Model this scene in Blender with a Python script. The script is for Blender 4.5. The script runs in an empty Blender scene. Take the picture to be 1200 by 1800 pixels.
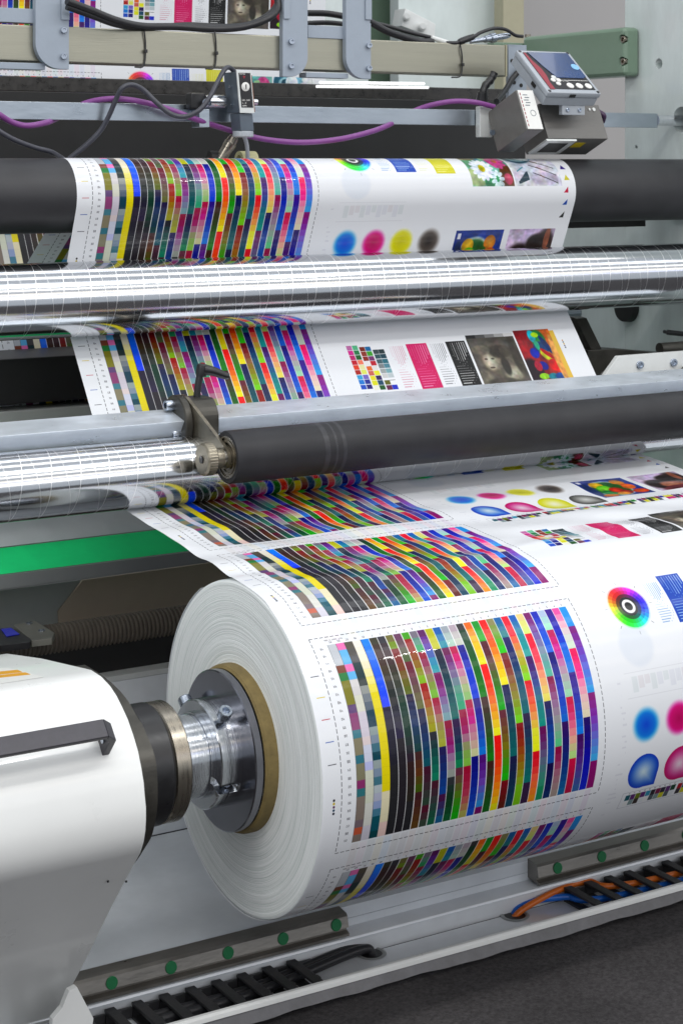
import bpy, bmesh, math, random
import numpy as np
from mathutils import Vector, Matrix

sc = bpy.context.scene
# ------------------------------------------------------------------ camera, light, exposure
F, TH, HY, CAMZ = 3170.0, math.radians(31.45), 287.0, 1.34   # focal length (px of 1800), yaw, horizon row, eye height
SN, CS = math.sin(TH), math.cos(TH)
cam = bpy.data.cameras.new('camera')
cam.sensor_fit = 'VERTICAL'; cam.sensor_height = 36.0; cam.sensor_width = 24.0
cam.lens = F / 1800 * 36.0
cam.shift_y = -(900 - HY) / 1800.0
cam.clip_start = 0.05; cam.clip_end = 100
cam.dof.use_dof = True; cam.dof.focus_distance = 2.95; cam.dof.aperture_fstop = 20.0
camo = bpy.data.objects.new('camera', cam); sc.collection.objects.link(camo)
camo.location = (0, 0, CAMZ); camo.rotation_euler = (math.radians(90), 0, -TH)
sc.camera = camo
w = bpy.data.worlds.new("World"); sc.world = w; w.use_nodes = True
w.node_tree.nodes['Background'].inputs[0].default_value = (0.80, 0.86, 0.93, 1)
w.node_tree.nodes['Background'].inputs[1].default_value = 0.68
def area(name, loc, size, power, col=(1, .97, .92), rot=(0, 0, 0)):
    l = bpy.data.lights.new(name, 'AREA'); l.shape = 'RECTANGLE'; l.size, l.size_y = size
    l.energy = power; l.color = col
    o = bpy.data.objects.new(name, l); sc.collection.objects.link(o)
    o.location = loc; o.rotation_euler = [math.radians(a) for a in rot]
    return o
# the hall's ceiling lamps: long tubes running along the machine, and a few square fittings
for y_, w_, p_, c_ in ((-1.4, .55, 40, (1, .95, .88)), (.6, .50, 44, (.96, .98, 1)), (2.2, .40, 26, (1, .97, .92)), (3.6, .50, 34, (.95, .97, 1))):
    area('ceiling_lamp', (5.2, y_, 4.4), (14.0, w_), p_ * 1.7, c_)
for y_, z_, w_, p_, c_, t_ in ((-3.8, 4.2, .6, 34, (1, .86, .70), 35), (-6.4, 4.2, .8, 34, (.76, .78, 1), 45), (-10.0, 4.2, 1.6, 80, (1, .97, .93), 55)):
    area('ceiling_lamp', (4.5, y_, z_), (16.0, w_), p_ * 1.8, c_, (t_, 0, 0))          # rows of the hall's lamps in front of the machine
area('ceiling_lamp', (-2.0, 0.8, 2.6), (1.2, 1.0), 26, (1, .98, .95), (0, -58, 0))
for i_ in range(9):                                  # small square spotlights between the tubes
    area('ceiling_spot', (-.4 + i_ * .55, .35 + .12 * (i_ % 2), 4.1), (.10, .10), 7, (1, .98, .95))
sc.view_settings.view_transform = 'Standard'; sc.view_settings.look = 'None'
sc.view_settings.gamma = 1.0; sc.view_settings.exposure = 0.12
sc.cycles.max_bounces = 8

# ------------------------------------------------------------------ geometry helpers (z counted from eye level)
random.seed(7)
def ray(x, y):
    u = (x - 600) / F; v = (HY - y) / F
    return (SN + u * CS, CS - u * SN, v)
def atX(x, y, X): r = ray(x, y); k = X / r[0]; return (X, r[1] * k, r[2] * k)
def atY(x, y, Y): r = ray(x, y); k = Y / r[1]; return (r[0] * k, Y, r[2] * k)
def atZ(x, y, Z): r = ray(x, y); k = Z / r[2]; return (r[0] * k, r[1] * k, Z)

def hexc(h):
    h = h.lstrip('#'); return tuple(int(h[i:i + 2], 16) / 255 for i in (0, 2, 4))
def lin(c): return tuple((v / 12.92 if v <= .04045 else ((v + .055) / 1.055) ** 2.4) for v in c)

def box(bm, x0, x1, y0, y1, z0, z1, bev=0.0):
    M = Matrix.Translation(((x0 + x1) / 2, (y0 + y1) / 2, (z0 + z1) / 2)) @ Matrix.Diagonal((x1 - x0, y1 - y0, z1 - z0, 1))
    g = bmesh.ops.create_cube(bm, size=1, matrix=M)
    if bev > 0:
        ed = list({e for v in g['verts'] for e in v.link_edges})
        bmesh.ops.bevel(bm, geom=ed, offset=bev, segments=2, profile=.5, affect='EDGES')
def fbox(bm, o, ax, ay, az, dx, dy, dz, bev=0.0):
    """box with one corner at o, edges along unit vectors"""
    o, ax, ay, az = (Vector(v) for v in (o, ax, ay, az))
    M = Matrix((ax * dx, ay * dy, az * dz)).transposed().to_4x4()
    M.translation = o + (ax * dx + ay * dy + az * dz) / 2
    g = bmesh.ops.create_cube(bm, size=1, matrix=M)
    if bev > 0:
        ed = list({e for v in g['verts'] for e in v.link_edges})
        bmesh.ops.bevel(bm, geom=ed, offset=bev, segments=2, profile=.5, affect='EDGES')
def prism(bm, prof, x0, x1, bev=0.0):
    """profile of (y, z) run along x"""
    a = [bm.verts.new((x0, p[0], p[1])) for p in prof]; b = [bm.verts.new((x1, p[0], p[1])) for p in prof]
    n = len(prof); fs = [bm.faces.new(a), bm.faces.new(b[::-1])]
    for i in range(n): fs.append(bm.faces.new((a[i], b[i], b[(i + 1) % n], a[(i + 1) % n])))
    bmesh.ops.recalc_face_normals(bm, faces=fs)
    if bev > 0:
        ed = list({e for f in fs for e in f.edges})
        bmesh.ops.bevel(bm, geom=ed, offset=bev, segments=2, profile=.5, affect='EDGES')
def prismg(bm, pts, d, bev=0.0):
    """any planar polygon pushed along vector d"""
    d = Vector(d)
    a = [bm.verts.new(Vector(p)) for p in pts]; b = [bm.verts.new(Vector(p) + d) for p in pts]
    n = len(pts); fs = [bm.faces.new(a), bm.faces.new(b[::-1])]
    for i in range(n): fs.append(bm.faces.new((a[i], b[i], b[(i + 1) % n], a[(i + 1) % n])))
    bmesh.ops.recalc_face_normals(bm, faces=fs)
    if bev > 0:
        bmesh.ops.bevel(bm, geom=list({e for f in fs for e in f.edges}), offset=bev, segments=2, profile=.5, affect='EDGES')
def frame_of(d):
    d = Vector(d).normalized(); up = Vector((0, 0, 1)) if abs(d.z) < .9 else Vector((0, 1, 0))
    u = up.cross(d).normalized(); v = d.cross(u); return d, u, v
def lathe(bm, o, d, prof, n=48, uv=None, closed=False):
    """profile of (distance along d, radius) turned round the axis o + d; ends at radius 0 close themselves"""
    o = Vector(o); d, u, v = frame_of(d); rings = []
    for t, r in prof:
        if r <= 1e-6: rings.append([bm.verts.new(o + d * t)])
        else: rings.append([bm.verts.new(o + d * t + (u * math.cos(2 * math.pi * k / n) + v * math.sin(2 * math.pi * k / n)) * r) for k in range(n)])
    fs = []; pairs = list(zip(rings, rings[1:]))
    if closed: pairs.append((rings[-1], rings[0]))
    for i, (A_, B_) in enumerate(pairs):
        for k in range(n):
            k2 = (k + 1) % n
            if len(A_) == 1 and len(B_) == 1: continue
            if len(A_) == 1: f = bm.faces.new((A_[0], B_[k], B_[k2]))
            elif len(B_) == 1: f = bm.faces.new((A_[k], B_[0], A_[k2]))
            else: f = bm.faces.new((A_[k], B_[k], B_[k2], A_[k2]))
            fs.append(f)
            if uv is not None and len(f.verts) == 4:
                for l in f.loops:
                    vi = l.vert
                    ang = k if vi in (A_[k], B_[k]) else k + 1
                    tt = prof[i][0] if vi in A_ else prof[i + 1][0]
                    l[uv].uv = (tt, ang / n)
    bmesh.ops.recalc_face_normals(bm, faces=fs)
def disc(bm, o, d, r, t, n=24, bev=0.0):
    if bev: lathe(bm, o, d, [(0, 0), (0, r - bev), (bev, r), (t - bev, r), (t, r - bev), (t, 0)], n)
    else: lathe(bm, o, d, [(0, 0), (0, r), (t, r), (t, 0)], n)
def socket_screw(bm, o, d, r, t, n=20):
    """cap screw head with a hexagon socket: d points out of the head"""
    lathe(bm, o, d, [(0, 0), (0, r), (t * .88, r), (t, r * .9), (t, r * .56), (t * .45, r * .5), (t * .45, 0)], n)
def smooth_pts(pts, k=8):
    P = [Vector(p) for p in pts]; P = [P[0] * 2 - P[1]] + P + [P[-1] * 2 - P[-2]]; out = []
    for i in range(1, len(P) - 2):
        for j in range(k):
            t = j / k; a, b, c, d = P[i - 1], P[i], P[i + 1], P[i + 2]
            out.append(.5 * ((2 * b) + (c - a) * t + (2 * a - 5 * b + 4 * c - d) * t * t + (3 * b - a - 3 * c + d) * t ** 3))
    out.append(P[-2]); return out
def tube(bm, pts, r, n=12, k=8, smooth=True):
    P = smooth_pts(pts, k) if smooth else [Vector(p) for p in pts]
    rings = []; up = None
    for i, p in enumerate(P):
        d = (P[min(i + 1, len(P) - 1)] - P[max(i - 1, 0)]).normalized()
        if up is None: _, u, v = frame_of(d)
        else: u = (up - d * up.dot(d)).normalized(); v = d.cross(u)
        up = u
        rr = r[i] if isinstance(r, list) else r
        rings.append([bm.verts.new(p + (u * math.cos(2 * math.pi * k_ / n) + v * math.sin(2 * math.pi * k_ / n)) * rr) for k_ in range(n)])
    fs = [bm.faces.new(rings[0][::-1]), bm.faces.new(rings[-1])]
    for A_, B_ in zip(rings, rings[1:]):
        for k_ in range(n): fs.append(bm.faces.new((A_[k_], A_[(k_ + 1) % n], B_[(k_ + 1) % n], B_[k_])))
    bmesh.ops.recalc_face_normals(bm, faces=fs)

def thing(name, label, cat, base, group=None):
    o = bpy.data.objects.new(name, None); sc.collection.objects.link(o)
    o.empty_display_size = .05
    o.location = (base[0], base[1], base[2] + CAMZ); o['label'] = label; o['category'] = cat
    if group: o['group'] = group
    return o
def wloc(o): return o.location + (wloc(o.parent) if o.parent else Vector((0, 0, 0)))
def mk(name, bm, mat, parent=None, label=None, cat=None, group=None, kind=None, sharp=32):
    vs = [v.co for v in bm.verts]
    lo = Vector((min(v.x for v in vs), min(v.y for v in vs), min(v.z for v in vs)))
    hi = Vector((max(v.x for v in vs), max(v.y for v in vs), max(v.z for v in vs)))
    c = Vector(((lo.x + hi.x) / 2, (lo.y + hi.y) / 2, lo.z))
    for v in bm.verts: v.co -= c
    me = bpy.data.meshes.new(name); bm.to_mesh(me); bm.free()
    me.polygons.foreach_set('use_smooth', [True] * len(me.polygons))
    me.set_sharp_from_angle(angle=math.radians(sharp))
    for m in (mat if isinstance(mat, (list, tuple)) else [mat]): me.materials.append(m)
    o = bpy.data.objects.new(name, me); sc.collection.objects.link(o)
    if sharp < 90: wn_ = o.modifiers.new('weighted_normals', 'WEIGHTED_NORMAL'); wn_.keep_sharp = True; wn_.weight = 90
    wl = c + Vector((0, 0, CAMZ))
    if parent is not None: o.parent = parent; o.location = wl - wloc(parent)
    else: o.location = wl
    for k, v in (('label', label), ('category', cat), ('group', group), ('kind', kind)):
        if v: o[k] = v
    return o
def dup(o, world_shift=(0, 0, 0), parent=None):
    c = o.copy(); sc.collection.objects.link(c)
    c.parent = parent if parent is not None else o.parent
    c.location = o.location + Vector(world_shift); return c
def cut(o, bm):
    """carve a closed shape out of a finished mesh object, then throw the cutter away"""
    me = bpy.data.meshes.new('cutter'); wl = wloc(o)
    for v in bm.verts: v.co += Vector((0, 0, CAMZ))
    bm.to_mesh(me); bm.free()
    c = bpy.data.objects.new('cutter', me); sc.collection.objects.link(c)
    m = o.modifiers.new('b', 'BOOLEAN'); m.operation = 'DIFFERENCE'; m.object = c; m.solver = 'EXACT'
    bpy.context.view_layer.update()
    ev = o.evaluated_get(bpy.context.evaluated_depsgraph_get())
    new = bpy.data.meshes.new_from_object(ev); o.modifiers.remove(m)
    old = o.data; new.name = old.name; o.data = new
    o.data.set_sharp_from_angle(angle=math.radians(32))
    bpy.data.objects.remove(c)
def B(): return bmesh.new()

# ------------------------------------------------------------------ materials
def mat(name, col, rough=.5, metal=0.0, coat=0.0, spec=None, noise=0.0, nscale=40, bump=0.0, bscale=200, rvar=0.0, stretch=None, emit=None, aniso=0.0, alpha=None):
    """plain colour broken up with noise in colour, gloss and relief"""
    m = bpy.data.materials.new(name); m.use_nodes = True; nt = m.node_tree; b = nt.nodes['Principled BSDF']
    c = lin(hexc(col)) if isinstance(col, str) else col
    b.inputs['Base Color'].default_value = (*c, 1); b.inputs['Roughness'].default_value = rough
    b.inputs['Metallic'].default_value = metal; b.inputs['Coat Weight'].default_value = coat
    b.inputs['Coat Roughness'].default_value = .06
    if aniso: b.inputs['Anisotropic'].default_value = aniso
    if spec is not None: b.inputs['Specular IOR Level'].default_value = spec
    if emit: b.inputs['Emission Color'].default_value = (*lin(hexc(emit[0])), 1); b.inputs['Emission Strength'].default_value = emit[1]
    tc = nt.nodes.new('ShaderNodeTexCoord'); src = tc.outputs['Object']
    if stretch:
        mp = nt.nodes.new('ShaderNodeMapping'); mp.inputs['Scale'].default_value = stretch
        nt.links.new(src, mp.inputs[0]); src = mp.outputs[0]
    if noise or rvar:
        n = nt.nodes.new('ShaderNodeTexNoise'); n.inputs['Scale'].default_value = nscale; n.inputs['Detail'].default_value = 6
        n.inputs['Roughness'].default_value = .65
        nt.links.new(src, n.inputs['Vector'])
        if noise:
            r = nt.nodes.new('ShaderNodeMapRange'); r.inputs[1].default_value = .25; r.inputs[2].default_value = .75
            r.inputs[3].default_value = 1 - noise; r.inputs[4].default_value = 1 + noise
            nt.links.new(n.outputs['Fac'], r.inputs[0])
            x = nt.nodes.new('ShaderNodeVectorMath'); x.operation = 'SCALE'; x.inputs[0].default_value = c
            nt.links.new(r.outputs[0], x.inputs['Scale']); nt.links.new(x.outputs[0], b.inputs['Base Color'])
        if rvar:
            r = nt.nodes.new('ShaderNodeMapRange'); r.inputs[1].default_value = .3; r.inputs[2].default_value = .7
            r.inputs[3].default_value = max(.02, rough - rvar); r.inputs[4].default_value = rough + rvar
            nt.links.new(n.outputs['Fac'], r.inputs[0]); nt.links.new(r.outputs[0], b.inputs['Roughness'])
    if bump:
        n2 = nt.nodes.new('ShaderNodeTexNoise'); n2.inputs['Scale'].default_value = bscale; n2.inputs['Detail'].default_value = 4
        nt.links.new(src, n2.inputs['Vector'])
        bp = nt.nodes.new('ShaderNodeBump'); bp.inputs['Strength'].default_value = bump; bp.inputs['Distance'].default_value = .002
        nt.links.new(n2.outputs['Fac'], bp.inputs['Height']); nt.links.new(bp.outputs[0], b.inputs['Normal'])
    return m
M = {}
M['rubber'] = mat('black_rubber', '#2c2c2f', .5, spec=.45, noise=.22, nscale=9, bump=.10, bscale=900, rvar=.08, stretch=(.3, 1, 1))
M['nip'] = mat('grey_rubber', '#28282b', .5, spec=.3, noise=.16, nscale=7, bump=.08, bscale=700, rvar=.08, stretch=(4, .3, .3))
M['steel'] = mat('polished_steel', '#d4d6da', .14, 1.0, noise=.08, nscale=30, rvar=.06, stretch=(8, 1, 1))
M['chuck'] = mat('turned_steel', '#c6c9ce', .17, 1.0, noise=.12, nscale=14, rvar=.1, bump=.12, bscale=60, stretch=(14, 1, 1))
M['flange'] = mat('dark_reflection_steel', '#85858c', .22, 1.0, noise=.2, nscale=9, rvar=.08)  # steel colour darkened to imitate a dark reflection on the flange
M['screw'] = mat('zinc_screw', '#b2bac6', .25, 1.0, noise=.15, nscale=200, rvar=.08)
M['alu'] = mat('brushed_aluminium', '#a8b1ba', .32, 1.0, noise=.12, nscale=14, rvar=.1, bump=.08, bscale=120, stretch=(.3, 1, 1))
M['bar'] = mat('milled_aluminium', '#e2e9f1', .34, .6, noise=.06, nscale=30, rvar=.1, bump=.03, bscale=60, stretch=(.5, 1, 1))
M['beam'] = mat('yellowed_brushed_steel', '#a3a192', .38, .9, noise=.07, nscale=60, rvar=.06, bump=.08, bscale=500, stretch=(.04, 1, 1))
M['beamtop'] = mat('beam_edge', '#d8d2bc', .3, .8, noise=.1, nscale=50)
M['greyplate'] = mat('anodised_grey', '#98a2ae', .42, .1, noise=.05, nscale=30, rvar=.08, bump=.05)
M['white'] = mat('white_enamel', '#e4e5e3', .3, 0, coat=.25, spec=.35, noise=.03, nscale=6, bump=.02, bscale=30, rvar=.05)
M['base'] = mat('white_powder_coat', '#d6dade', .2, 0, coat=.35, noise=.08, nscale=7, bump=.03, bscale=60, rvar=.08)
M['dark'] = mat('dark_bracket_steel', '#46443f', .4, .6, noise=.25, nscale=30, rvar=.1, bump=.1)
M['black'] = mat('black_paint', '#191919', .5, 0, noise=.25, nscale=12, bump=.05)
M['blackplastic'] = mat('black_plastic', '#1d1d1f', .35, 0, noise=.2, nscale=50, rvar=.1)
M['handle'] = mat('dark_moulded_plastic', '#37353c', .42, 0, noise=.15, nscale=80, bump=.15, bscale=1200)
M['tan'] = mat('nickel_ring', '#958e82', .28, 1.0, noise=.15, nscale=20, rvar=.08, stretch=(10, 1, 1))
M['tanarm'] = mat('nickel_arm', '#928b7c', .36, .9, noise=.18, nscale=40, rvar=.1, bump=.15, bscale=300)
M['core'] = mat('cardboard_core', '#7a693f', .8, noise=.25, nscale=50, bump=.4, bscale=300)
M['coredark'] = mat('cardboard_core_inside', '#5c4827', .85, noise=.3, nscale=60, bump=.4, bscale=300)
M['rail'] = mat('ground_rail_steel', '#8a8680', .38, .8, noise=.2, nscale=30, rvar=.12, bump=.12, bscale=200, stretch=(.3, 1, 1))
M['greencap'] = mat('green_plastic_cap', '#0b6a3c', .4, 0, noise=.12, nscale=300)
M['link'] = mat('chain_plastic', '#2a2a2c', .4, 0, noise=.25, nscale=90, rvar=.1, bump=.1)
M['orange'] = mat('orange_cable', '#c8641a', .35, 0, noise=.12, nscale=60)
M['blue'] = mat('blue_cable', '#1060c0', .35, 0, noise=.12, nscale=60)
M['purple'] = mat('purple_cable', '#7c3f84', .4, 0, noise=.1, nscale=80)
M['greycable'] = mat('dark_grey_cable', '#3a3b44', .38, 0, noise=.15, nscale=80)
M['blackcable'] = mat('black_cable', '#222225', .4, 0, noise=.2, nscale=60)
M['green'] = mat('sage_green_enamel', '#748b77', .35, 0, coat=.2, noise=.06, nscale=14, bump=.03)
M['frame'] = mat('pale_frame_enamel', '#ced7d5', .18, 0, coat=.5, noise=.2, nscale=3.5, rvar=.08, bump=.25, bscale=2.5, stretch=(1, 1.6, .5))  # stretched colour noise paints in the soft reflection streaks
M['backdrop'] = mat('grey_backdrop', '#a8a5a4', .9, noise=.02, nscale=3)
M['brightgreen'] = mat('bright_green_strip', '#14f08a', .5, 0, noise=.04, nscale=30)
M['smoke'] = mat('smoked_panel', '#bcbeba', .25, 0, noise=.15, nscale=3, rvar=.08)
M['brown'] = mat('brown_plate', '#cdb9a4', .5, 0, noise=.1, nscale=5)
M['greymid'] = mat('grey_sheet', '#8d908f', .35, .1, noise=.08, nscale=5, rvar=.08)
M['hose'] = mat('ribbed_hose', '#554d44', .6, 0, noise=.25, nscale=40)
M['carpet'] = mat('grey_carpet', '#454344', .95, 0, spec=.1, noise=.5, nscale=150, bump=1.0, bscale=500)
M['sensor'] = mat('sensor_housing', '#56606b', .38, .1, noise=.08, nscale=60, bump=.05)
M['lightgrey'] = mat('light_grey_plastic', '#a0a6ad', .35, 0, noise=.05, nscale=60)
M['lightplate'] = mat('light_aluminium_trim', '#d5d8d6', .3, .3, noise=.05, nscale=60)
M['redbrown'] = mat('brown_circuit_cover', '#7a4526', .4, 0, noise=.15, nscale=60)
M['gunmetal'] = mat('gunmetal_housing', '#6a6865', .4, .15, noise=.12, nscale=60, rvar=.1, bump=.1, bscale=400, stretch=(.2, 1, 1))
M['lcd'] = mat('blue_display', '#082c58', .25, 0, coat=.35, noise=.5, nscale=18, emit=('#0a3f86', .18))
M['labelwhite'] = mat('white_label', '#dcdcd8', .4, 0, noise=.03, nscale=60)
M['red'] = mat('red_print', '#8c2030', .4, 0, noise=.05, nscale=60)
M['orangeprint'] = mat('orange_print', '#d99a10', .4, 0, noise=.05, nscale=60)
M['yellowprint'] = mat('yellow_print', '#c8b010', .4, 0, noise=.05, nscale=60)
M['ink'] = mat('black_print', '#1c1c20', .5, 0, noise=.05, nscale=60)
M['beige'] = mat('beige_post', '#a6a188', .5, 0, noise=.06, nscale=20)
M['cream'] = mat('cream_plastic', '#bdb98c', .45, 0, noise=.08, nscale=40)
M['whiteplastic'] = mat('white_plastic', '#d8dad8', .35, 0, noise=.06, nscale=40)
M['reflection_glow'] = mat('glowing_reflection', '#ffffff', .3, 0, emit=('#ffffff', .75))  # emission stands in for a bright reflection, on the rear bars
M['speckle'] = mat('speckled_reflection_black', '#2c2a28', .35, 0, noise=.7, nscale=55, rvar=.15, bump=.2, bscale=60)  # speckled colour imitates the print reflected in a dark surface

def scored_steel():
    """polished roller steel with two fine opposed helical score lines"""
    m = bpy.data.materials.new('scored_roller_steel'); m.use_nodes = True; nt = m.node_tree; b = nt.nodes['Principled BSDF']
    b.inputs['Metallic'].default_value = 1.0
    uv = nt.nodes.new('ShaderNodeUVMap'); sp = nt.nodes.new('ShaderNodeSeparateXYZ'); nt.links.new(uv.outputs[0], sp.inputs[0])
    def mth(op, a, bb=None):
        n = nt.nodes.new('ShaderNodeMath'); n.operation = op
        for i, q in enumerate((a, bb)):
            if q is None: continue
            if isinstance(q, (int, float)): n.inputs[i].default_value = q
            else: nt.links.new(q, n.inputs[i])
        return n.outputs[0]
    t = mth('MULTIPLY', sp.outputs[0], 1 / .052)
    l1 = mth('LESS_THAN', mth('ABSOLUTE', mth('SUBTRACT', mth('FRACT', mth('ADD', t, sp.outputs[1])), .5)), .0095)
    l2 = mth('LESS_THAN', mth('ABSOLUTE', mth('SUBTRACT', mth('FRACT', mth('SUBTRACT', mth('ADD', t, .37), sp.outputs[1])), .5)), .005)
    ln = mth('MAXIMUM', l1, l2)
    tc = nt.nodes.new('ShaderNodeTexCoord'); mp = nt.nodes.new('ShaderNodeMapping'); mp.inputs['Scale'].default_value = (3, 1, 1)
    n = nt.nodes.new('ShaderNodeTexNoise'); n.inputs['Scale'].default_value = 6; n.inputs['Detail'].default_value = 5
    nt.links.new(tc.outputs['Object'], mp.inputs[0]); nt.links.new(mp.outputs[0], n.inputs['Vector'])
    r = nt.nodes.new('ShaderNodeMapRange'); r.inputs[3].default_value = .12; r.inputs[4].default_value = .145; nt.links.new(n.outputs['Fac'], r.inputs[0])
    mx = nt.nodes.new('ShaderNodeMix'); nt.links.new(ln, mx.inputs['Factor']); nt.links.new(r.outputs[0], mx.inputs['A']); mx.inputs['B'].default_value = .32
    nt.links.new(mx.outputs[0], b.inputs['Roughness'])
    mc = nt.nodes.new('ShaderNodeMix'); mc.data_type = 'RGBA'; nt.links.new(ln, mc.inputs['Factor'])
    mc.inputs['A'].default_value = (.60, .615, .64, 1); mc.inputs['B'].default_value = (.95, .95, .95, 1); nt.links.new(mc.outputs['Result'], b.inputs['Base Color'])
    bp = nt.nodes.new('ShaderNodeBump'); bp.inputs['Strength'].default_value = .05; bp.inputs['Distance'].default_value = .003
    nt.links.new(n.outputs['Fac'], bp.inputs['Height']); nt.links.new(bp.outputs[0], b.inputs['Normal'])
    return m
M['scored'] = scored_steel()

def wound_edge():
    """the cut edge of a wound roll: many thin rings that differ a little in tone and stand a little proud"""
    m = bpy.data.materials.new('wound_film_edge'); m.use_nodes = True; nt = m.node_tree; b = nt.nodes['Principled BSDF']
    b.inputs['Roughness'].default_value = .42; b.inputs['Subsurface Weight'].default_value = .0
    tc = nt.nodes.new('ShaderNodeTexCoord'); mp = nt.nodes.new('ShaderNodeMapping'); mp.inputs['Location'].default_value = (0, 0, -.25)
    nt.links.new(tc.outputs['Object'], mp.inputs[0])
    sp = nt.nodes.new('ShaderNodeSeparateXYZ'); nt.links.new(mp.outputs[0], sp.inputs[0])
    cb = nt.nodes.new('ShaderNodeCombineXYZ'); nt.links.new(sp.outputs[1], cb.inputs[0]); nt.links.new(sp.outputs[2], cb.inputs[1])
    ln = nt.nodes.new('ShaderNodeVectorMath'); ln.operation = 'LENGTH'; nt.links.new(cb.outputs[0], ln.inputs[0])
    nr = nt.nodes.new('ShaderNodeVectorMath'); nr.operation = 'NORMALIZE'; nt.links.new(cb.outputs[0], nr.inputs[0])
    sc1 = nt.nodes.new('ShaderNodeVectorMath'); sc1.operation = 'SCALE'; sc1.inputs['Scale'].default_value = .8; nt.links.new(nr.outputs[0], sc1.inputs[0])
    s2 = nt.nodes.new('ShaderNodeSeparateXYZ'); nt.links.new(sc1.outputs[0], s2.inputs[0])
    mr = nt.nodes.new('ShaderNodeMath'); mr.operation = 'MULTIPLY'; mr.inputs[1].default_value = 900; nt.links.new(ln.outputs['Value'], mr.inputs[0])
    c2 = nt.nodes.new('ShaderNodeCombineXYZ'); nt.links.new(s2.outputs[0], c2.inputs[0]); nt.links.new(s2.outputs[1], c2.inputs[1]); nt.links.new(mr.outputs[0], c2.inputs[2])
    n = nt.nodes.new('ShaderNodeTexNoise'); n.inputs['Scale'].default_value = 1.0; n.inputs['Detail'].default_value = 3; n.inputs['Roughness'].default_value = .55
    nt.links.new(c2.outputs[0], n.inputs['Vector'])
    cr = nt.nodes.new('ShaderNodeValToRGB'); e = cr.color_ramp.elements
    e[0].position = .25; e[0].color = (*lin(hexc('#c3cdc8')), 1); e[1].position = .58; e[1].color = (*lin(hexc('#fafcfb')), 1)
    nt.links.new(n.outputs['Fac'], cr.inputs[0]); nt.links.new(cr.outputs[0], b.inputs['Base Color'])
    bp = nt.nodes.new('ShaderNodeBump'); bp.inputs['Strength'].default_value = .5; bp.inputs['Distance'].default_value = .002
    nt.links.new(n.outputs['Fac'], bp.inputs['Height']); nt.links.new(bp.outputs[0], b.inputs['Normal'])
    return m
M['wound'] = wound_edge()

def broad_stains(m, scale, amt):
    """large soft patches of wear multiplied into a material's colour"""
    nt = m.node_tree; b = nt.nodes['Principled BSDF']; src = b.inputs['Base Color'].links[0].from_socket
    tc = nt.nodes.new('ShaderNodeTexCoord'); n = nt.nodes.new('ShaderNodeTexNoise'); n.inputs['Scale'].default_value = scale; n.inputs['Detail'].default_value = 5
    nt.links.new(tc.outputs['Object'], n.inputs['Vector'])
    r = nt.nodes.new('ShaderNodeMapRange'); r.inputs[1].default_value = .35; r.inputs[2].default_value = .65; r.inputs[3].default_value = 1 - amt; r.inputs[4].default_value = 1 + amt
    nt.links.new(n.outputs['Fac'], r.inputs[0]); x = nt.nodes.new('ShaderNodeVectorMath'); x.operation = 'SCALE'
    nt.links.new(src, x.inputs[0]); nt.links.new(r.outputs[0], x.inputs['Scale']); nt.links.new(x.outputs[0], b.inputs['Base Color'])
broad_stains(M['carpet'], 4, .14); broad_stains(M['rubber'], 14, .14); broad_stains(M['nip'], 18, .14); broad_stains(M['white'], 3, .012); broad_stains(M['base'], 5, .07); broad_stains(M['brightgreen'], 9, .05)

# ------------------------------------------------------------------ the print: one double repeat of the test forme, painted by code
WEB_W, REP = 1.155, 0.696
RES = 2100                                     # texels per metre
NS, NR = int(WEB_W * RES), int(REP * RES)
img = np.ones((NR, NS, 3), np.float32) * np.array((.955, .962, .975), np.float32)
def px(v): return int(round(v * RES))
def rect(s0, s1, r0, r1, c, a=1.0):
    for k in (-1, 0, 1):
        i0, i1 = max(0, px(r0 + k * REP)), min(NR, px(r1 + k * REP))
        if i1 <= i0: continue
        j0, j1 = max(0, px(s0)), min(NS, px(s1))
        img[i0:i1, j0:j1] = img[i0:i1, j0:j1] * (1 - a) + np.array(c) * a
def blob(sc_, rc_, rs, rr, c, a=1.0, soft=0.0, clip=None, ang=0.0, inner=None):
    """ellipse; soft>0 feathers the rim, inner = colour at the centre"""
    for k in (-1, 0, 1):
        r_ = rc_ + k * REP; R_ = max(rs, rr) * (1 + soft)
        i0, i1 = max(0, px(r_ - R_)), min(NR, px(r_ + R_) + 1); j0, j1 = max(0, px(sc_ - R_)), min(NS, px(sc_ + R_) + 1)
        if clip is not None:
            i0 = max(i0, px(clip[2] + k * REP)); i1 = min(i1, px(clip[3] + k * REP)); j0 = max(j0, px(clip[0])); j1 = min(j1, px(clip[1]))
        if i1 <= i0 or j1 <= j0: continue
        ii, jj = np.mgrid[i0:i1, j0:j1]
        dy = ii / RES - r_; dx = jj / RES - sc_
        ca, sa = math.cos(ang), math.sin(ang)
        d = np.sqrt(((dx * ca + dy * sa) / rs) ** 2 + ((-dx * sa + dy * ca) / rr) ** 2)
        if soft > 0: al = np.clip((1 + soft - d) / (2 * soft), 0, 1); al = al * al * (3 - 2 * al)
        else: al = np.clip((1 - d) * rs * RES + .5, 0, 1)
        al = (al * a)[..., None]; col = np.array(c, np.float32)
        if inner is not None:
            q = np.clip(d, 0, 1)[..., None]; col = np.array(inner) * (1 - q) + np.array(c) * q
        img[i0:i1, j0:j1] = img[i0:i1, j0:j1] * (1 - al) + col * al
def line(s0, r0, s1, r1, wd, c, a=1.0):
    n = max(2, int(math.hypot(s1 - s0, r1 - r0) * RES * 1.2))
    for i in range(n + 1):
        t = i / n; s = s0 + (s1 - s0) * t; r = r0 + (r1 - r0) * t
        rect(s - wd / 2, s + wd / 2, r - wd / 2, r + wd / 2, c, a)
FONT = {'0': '757', '1': '262', '2': '7', }
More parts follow.
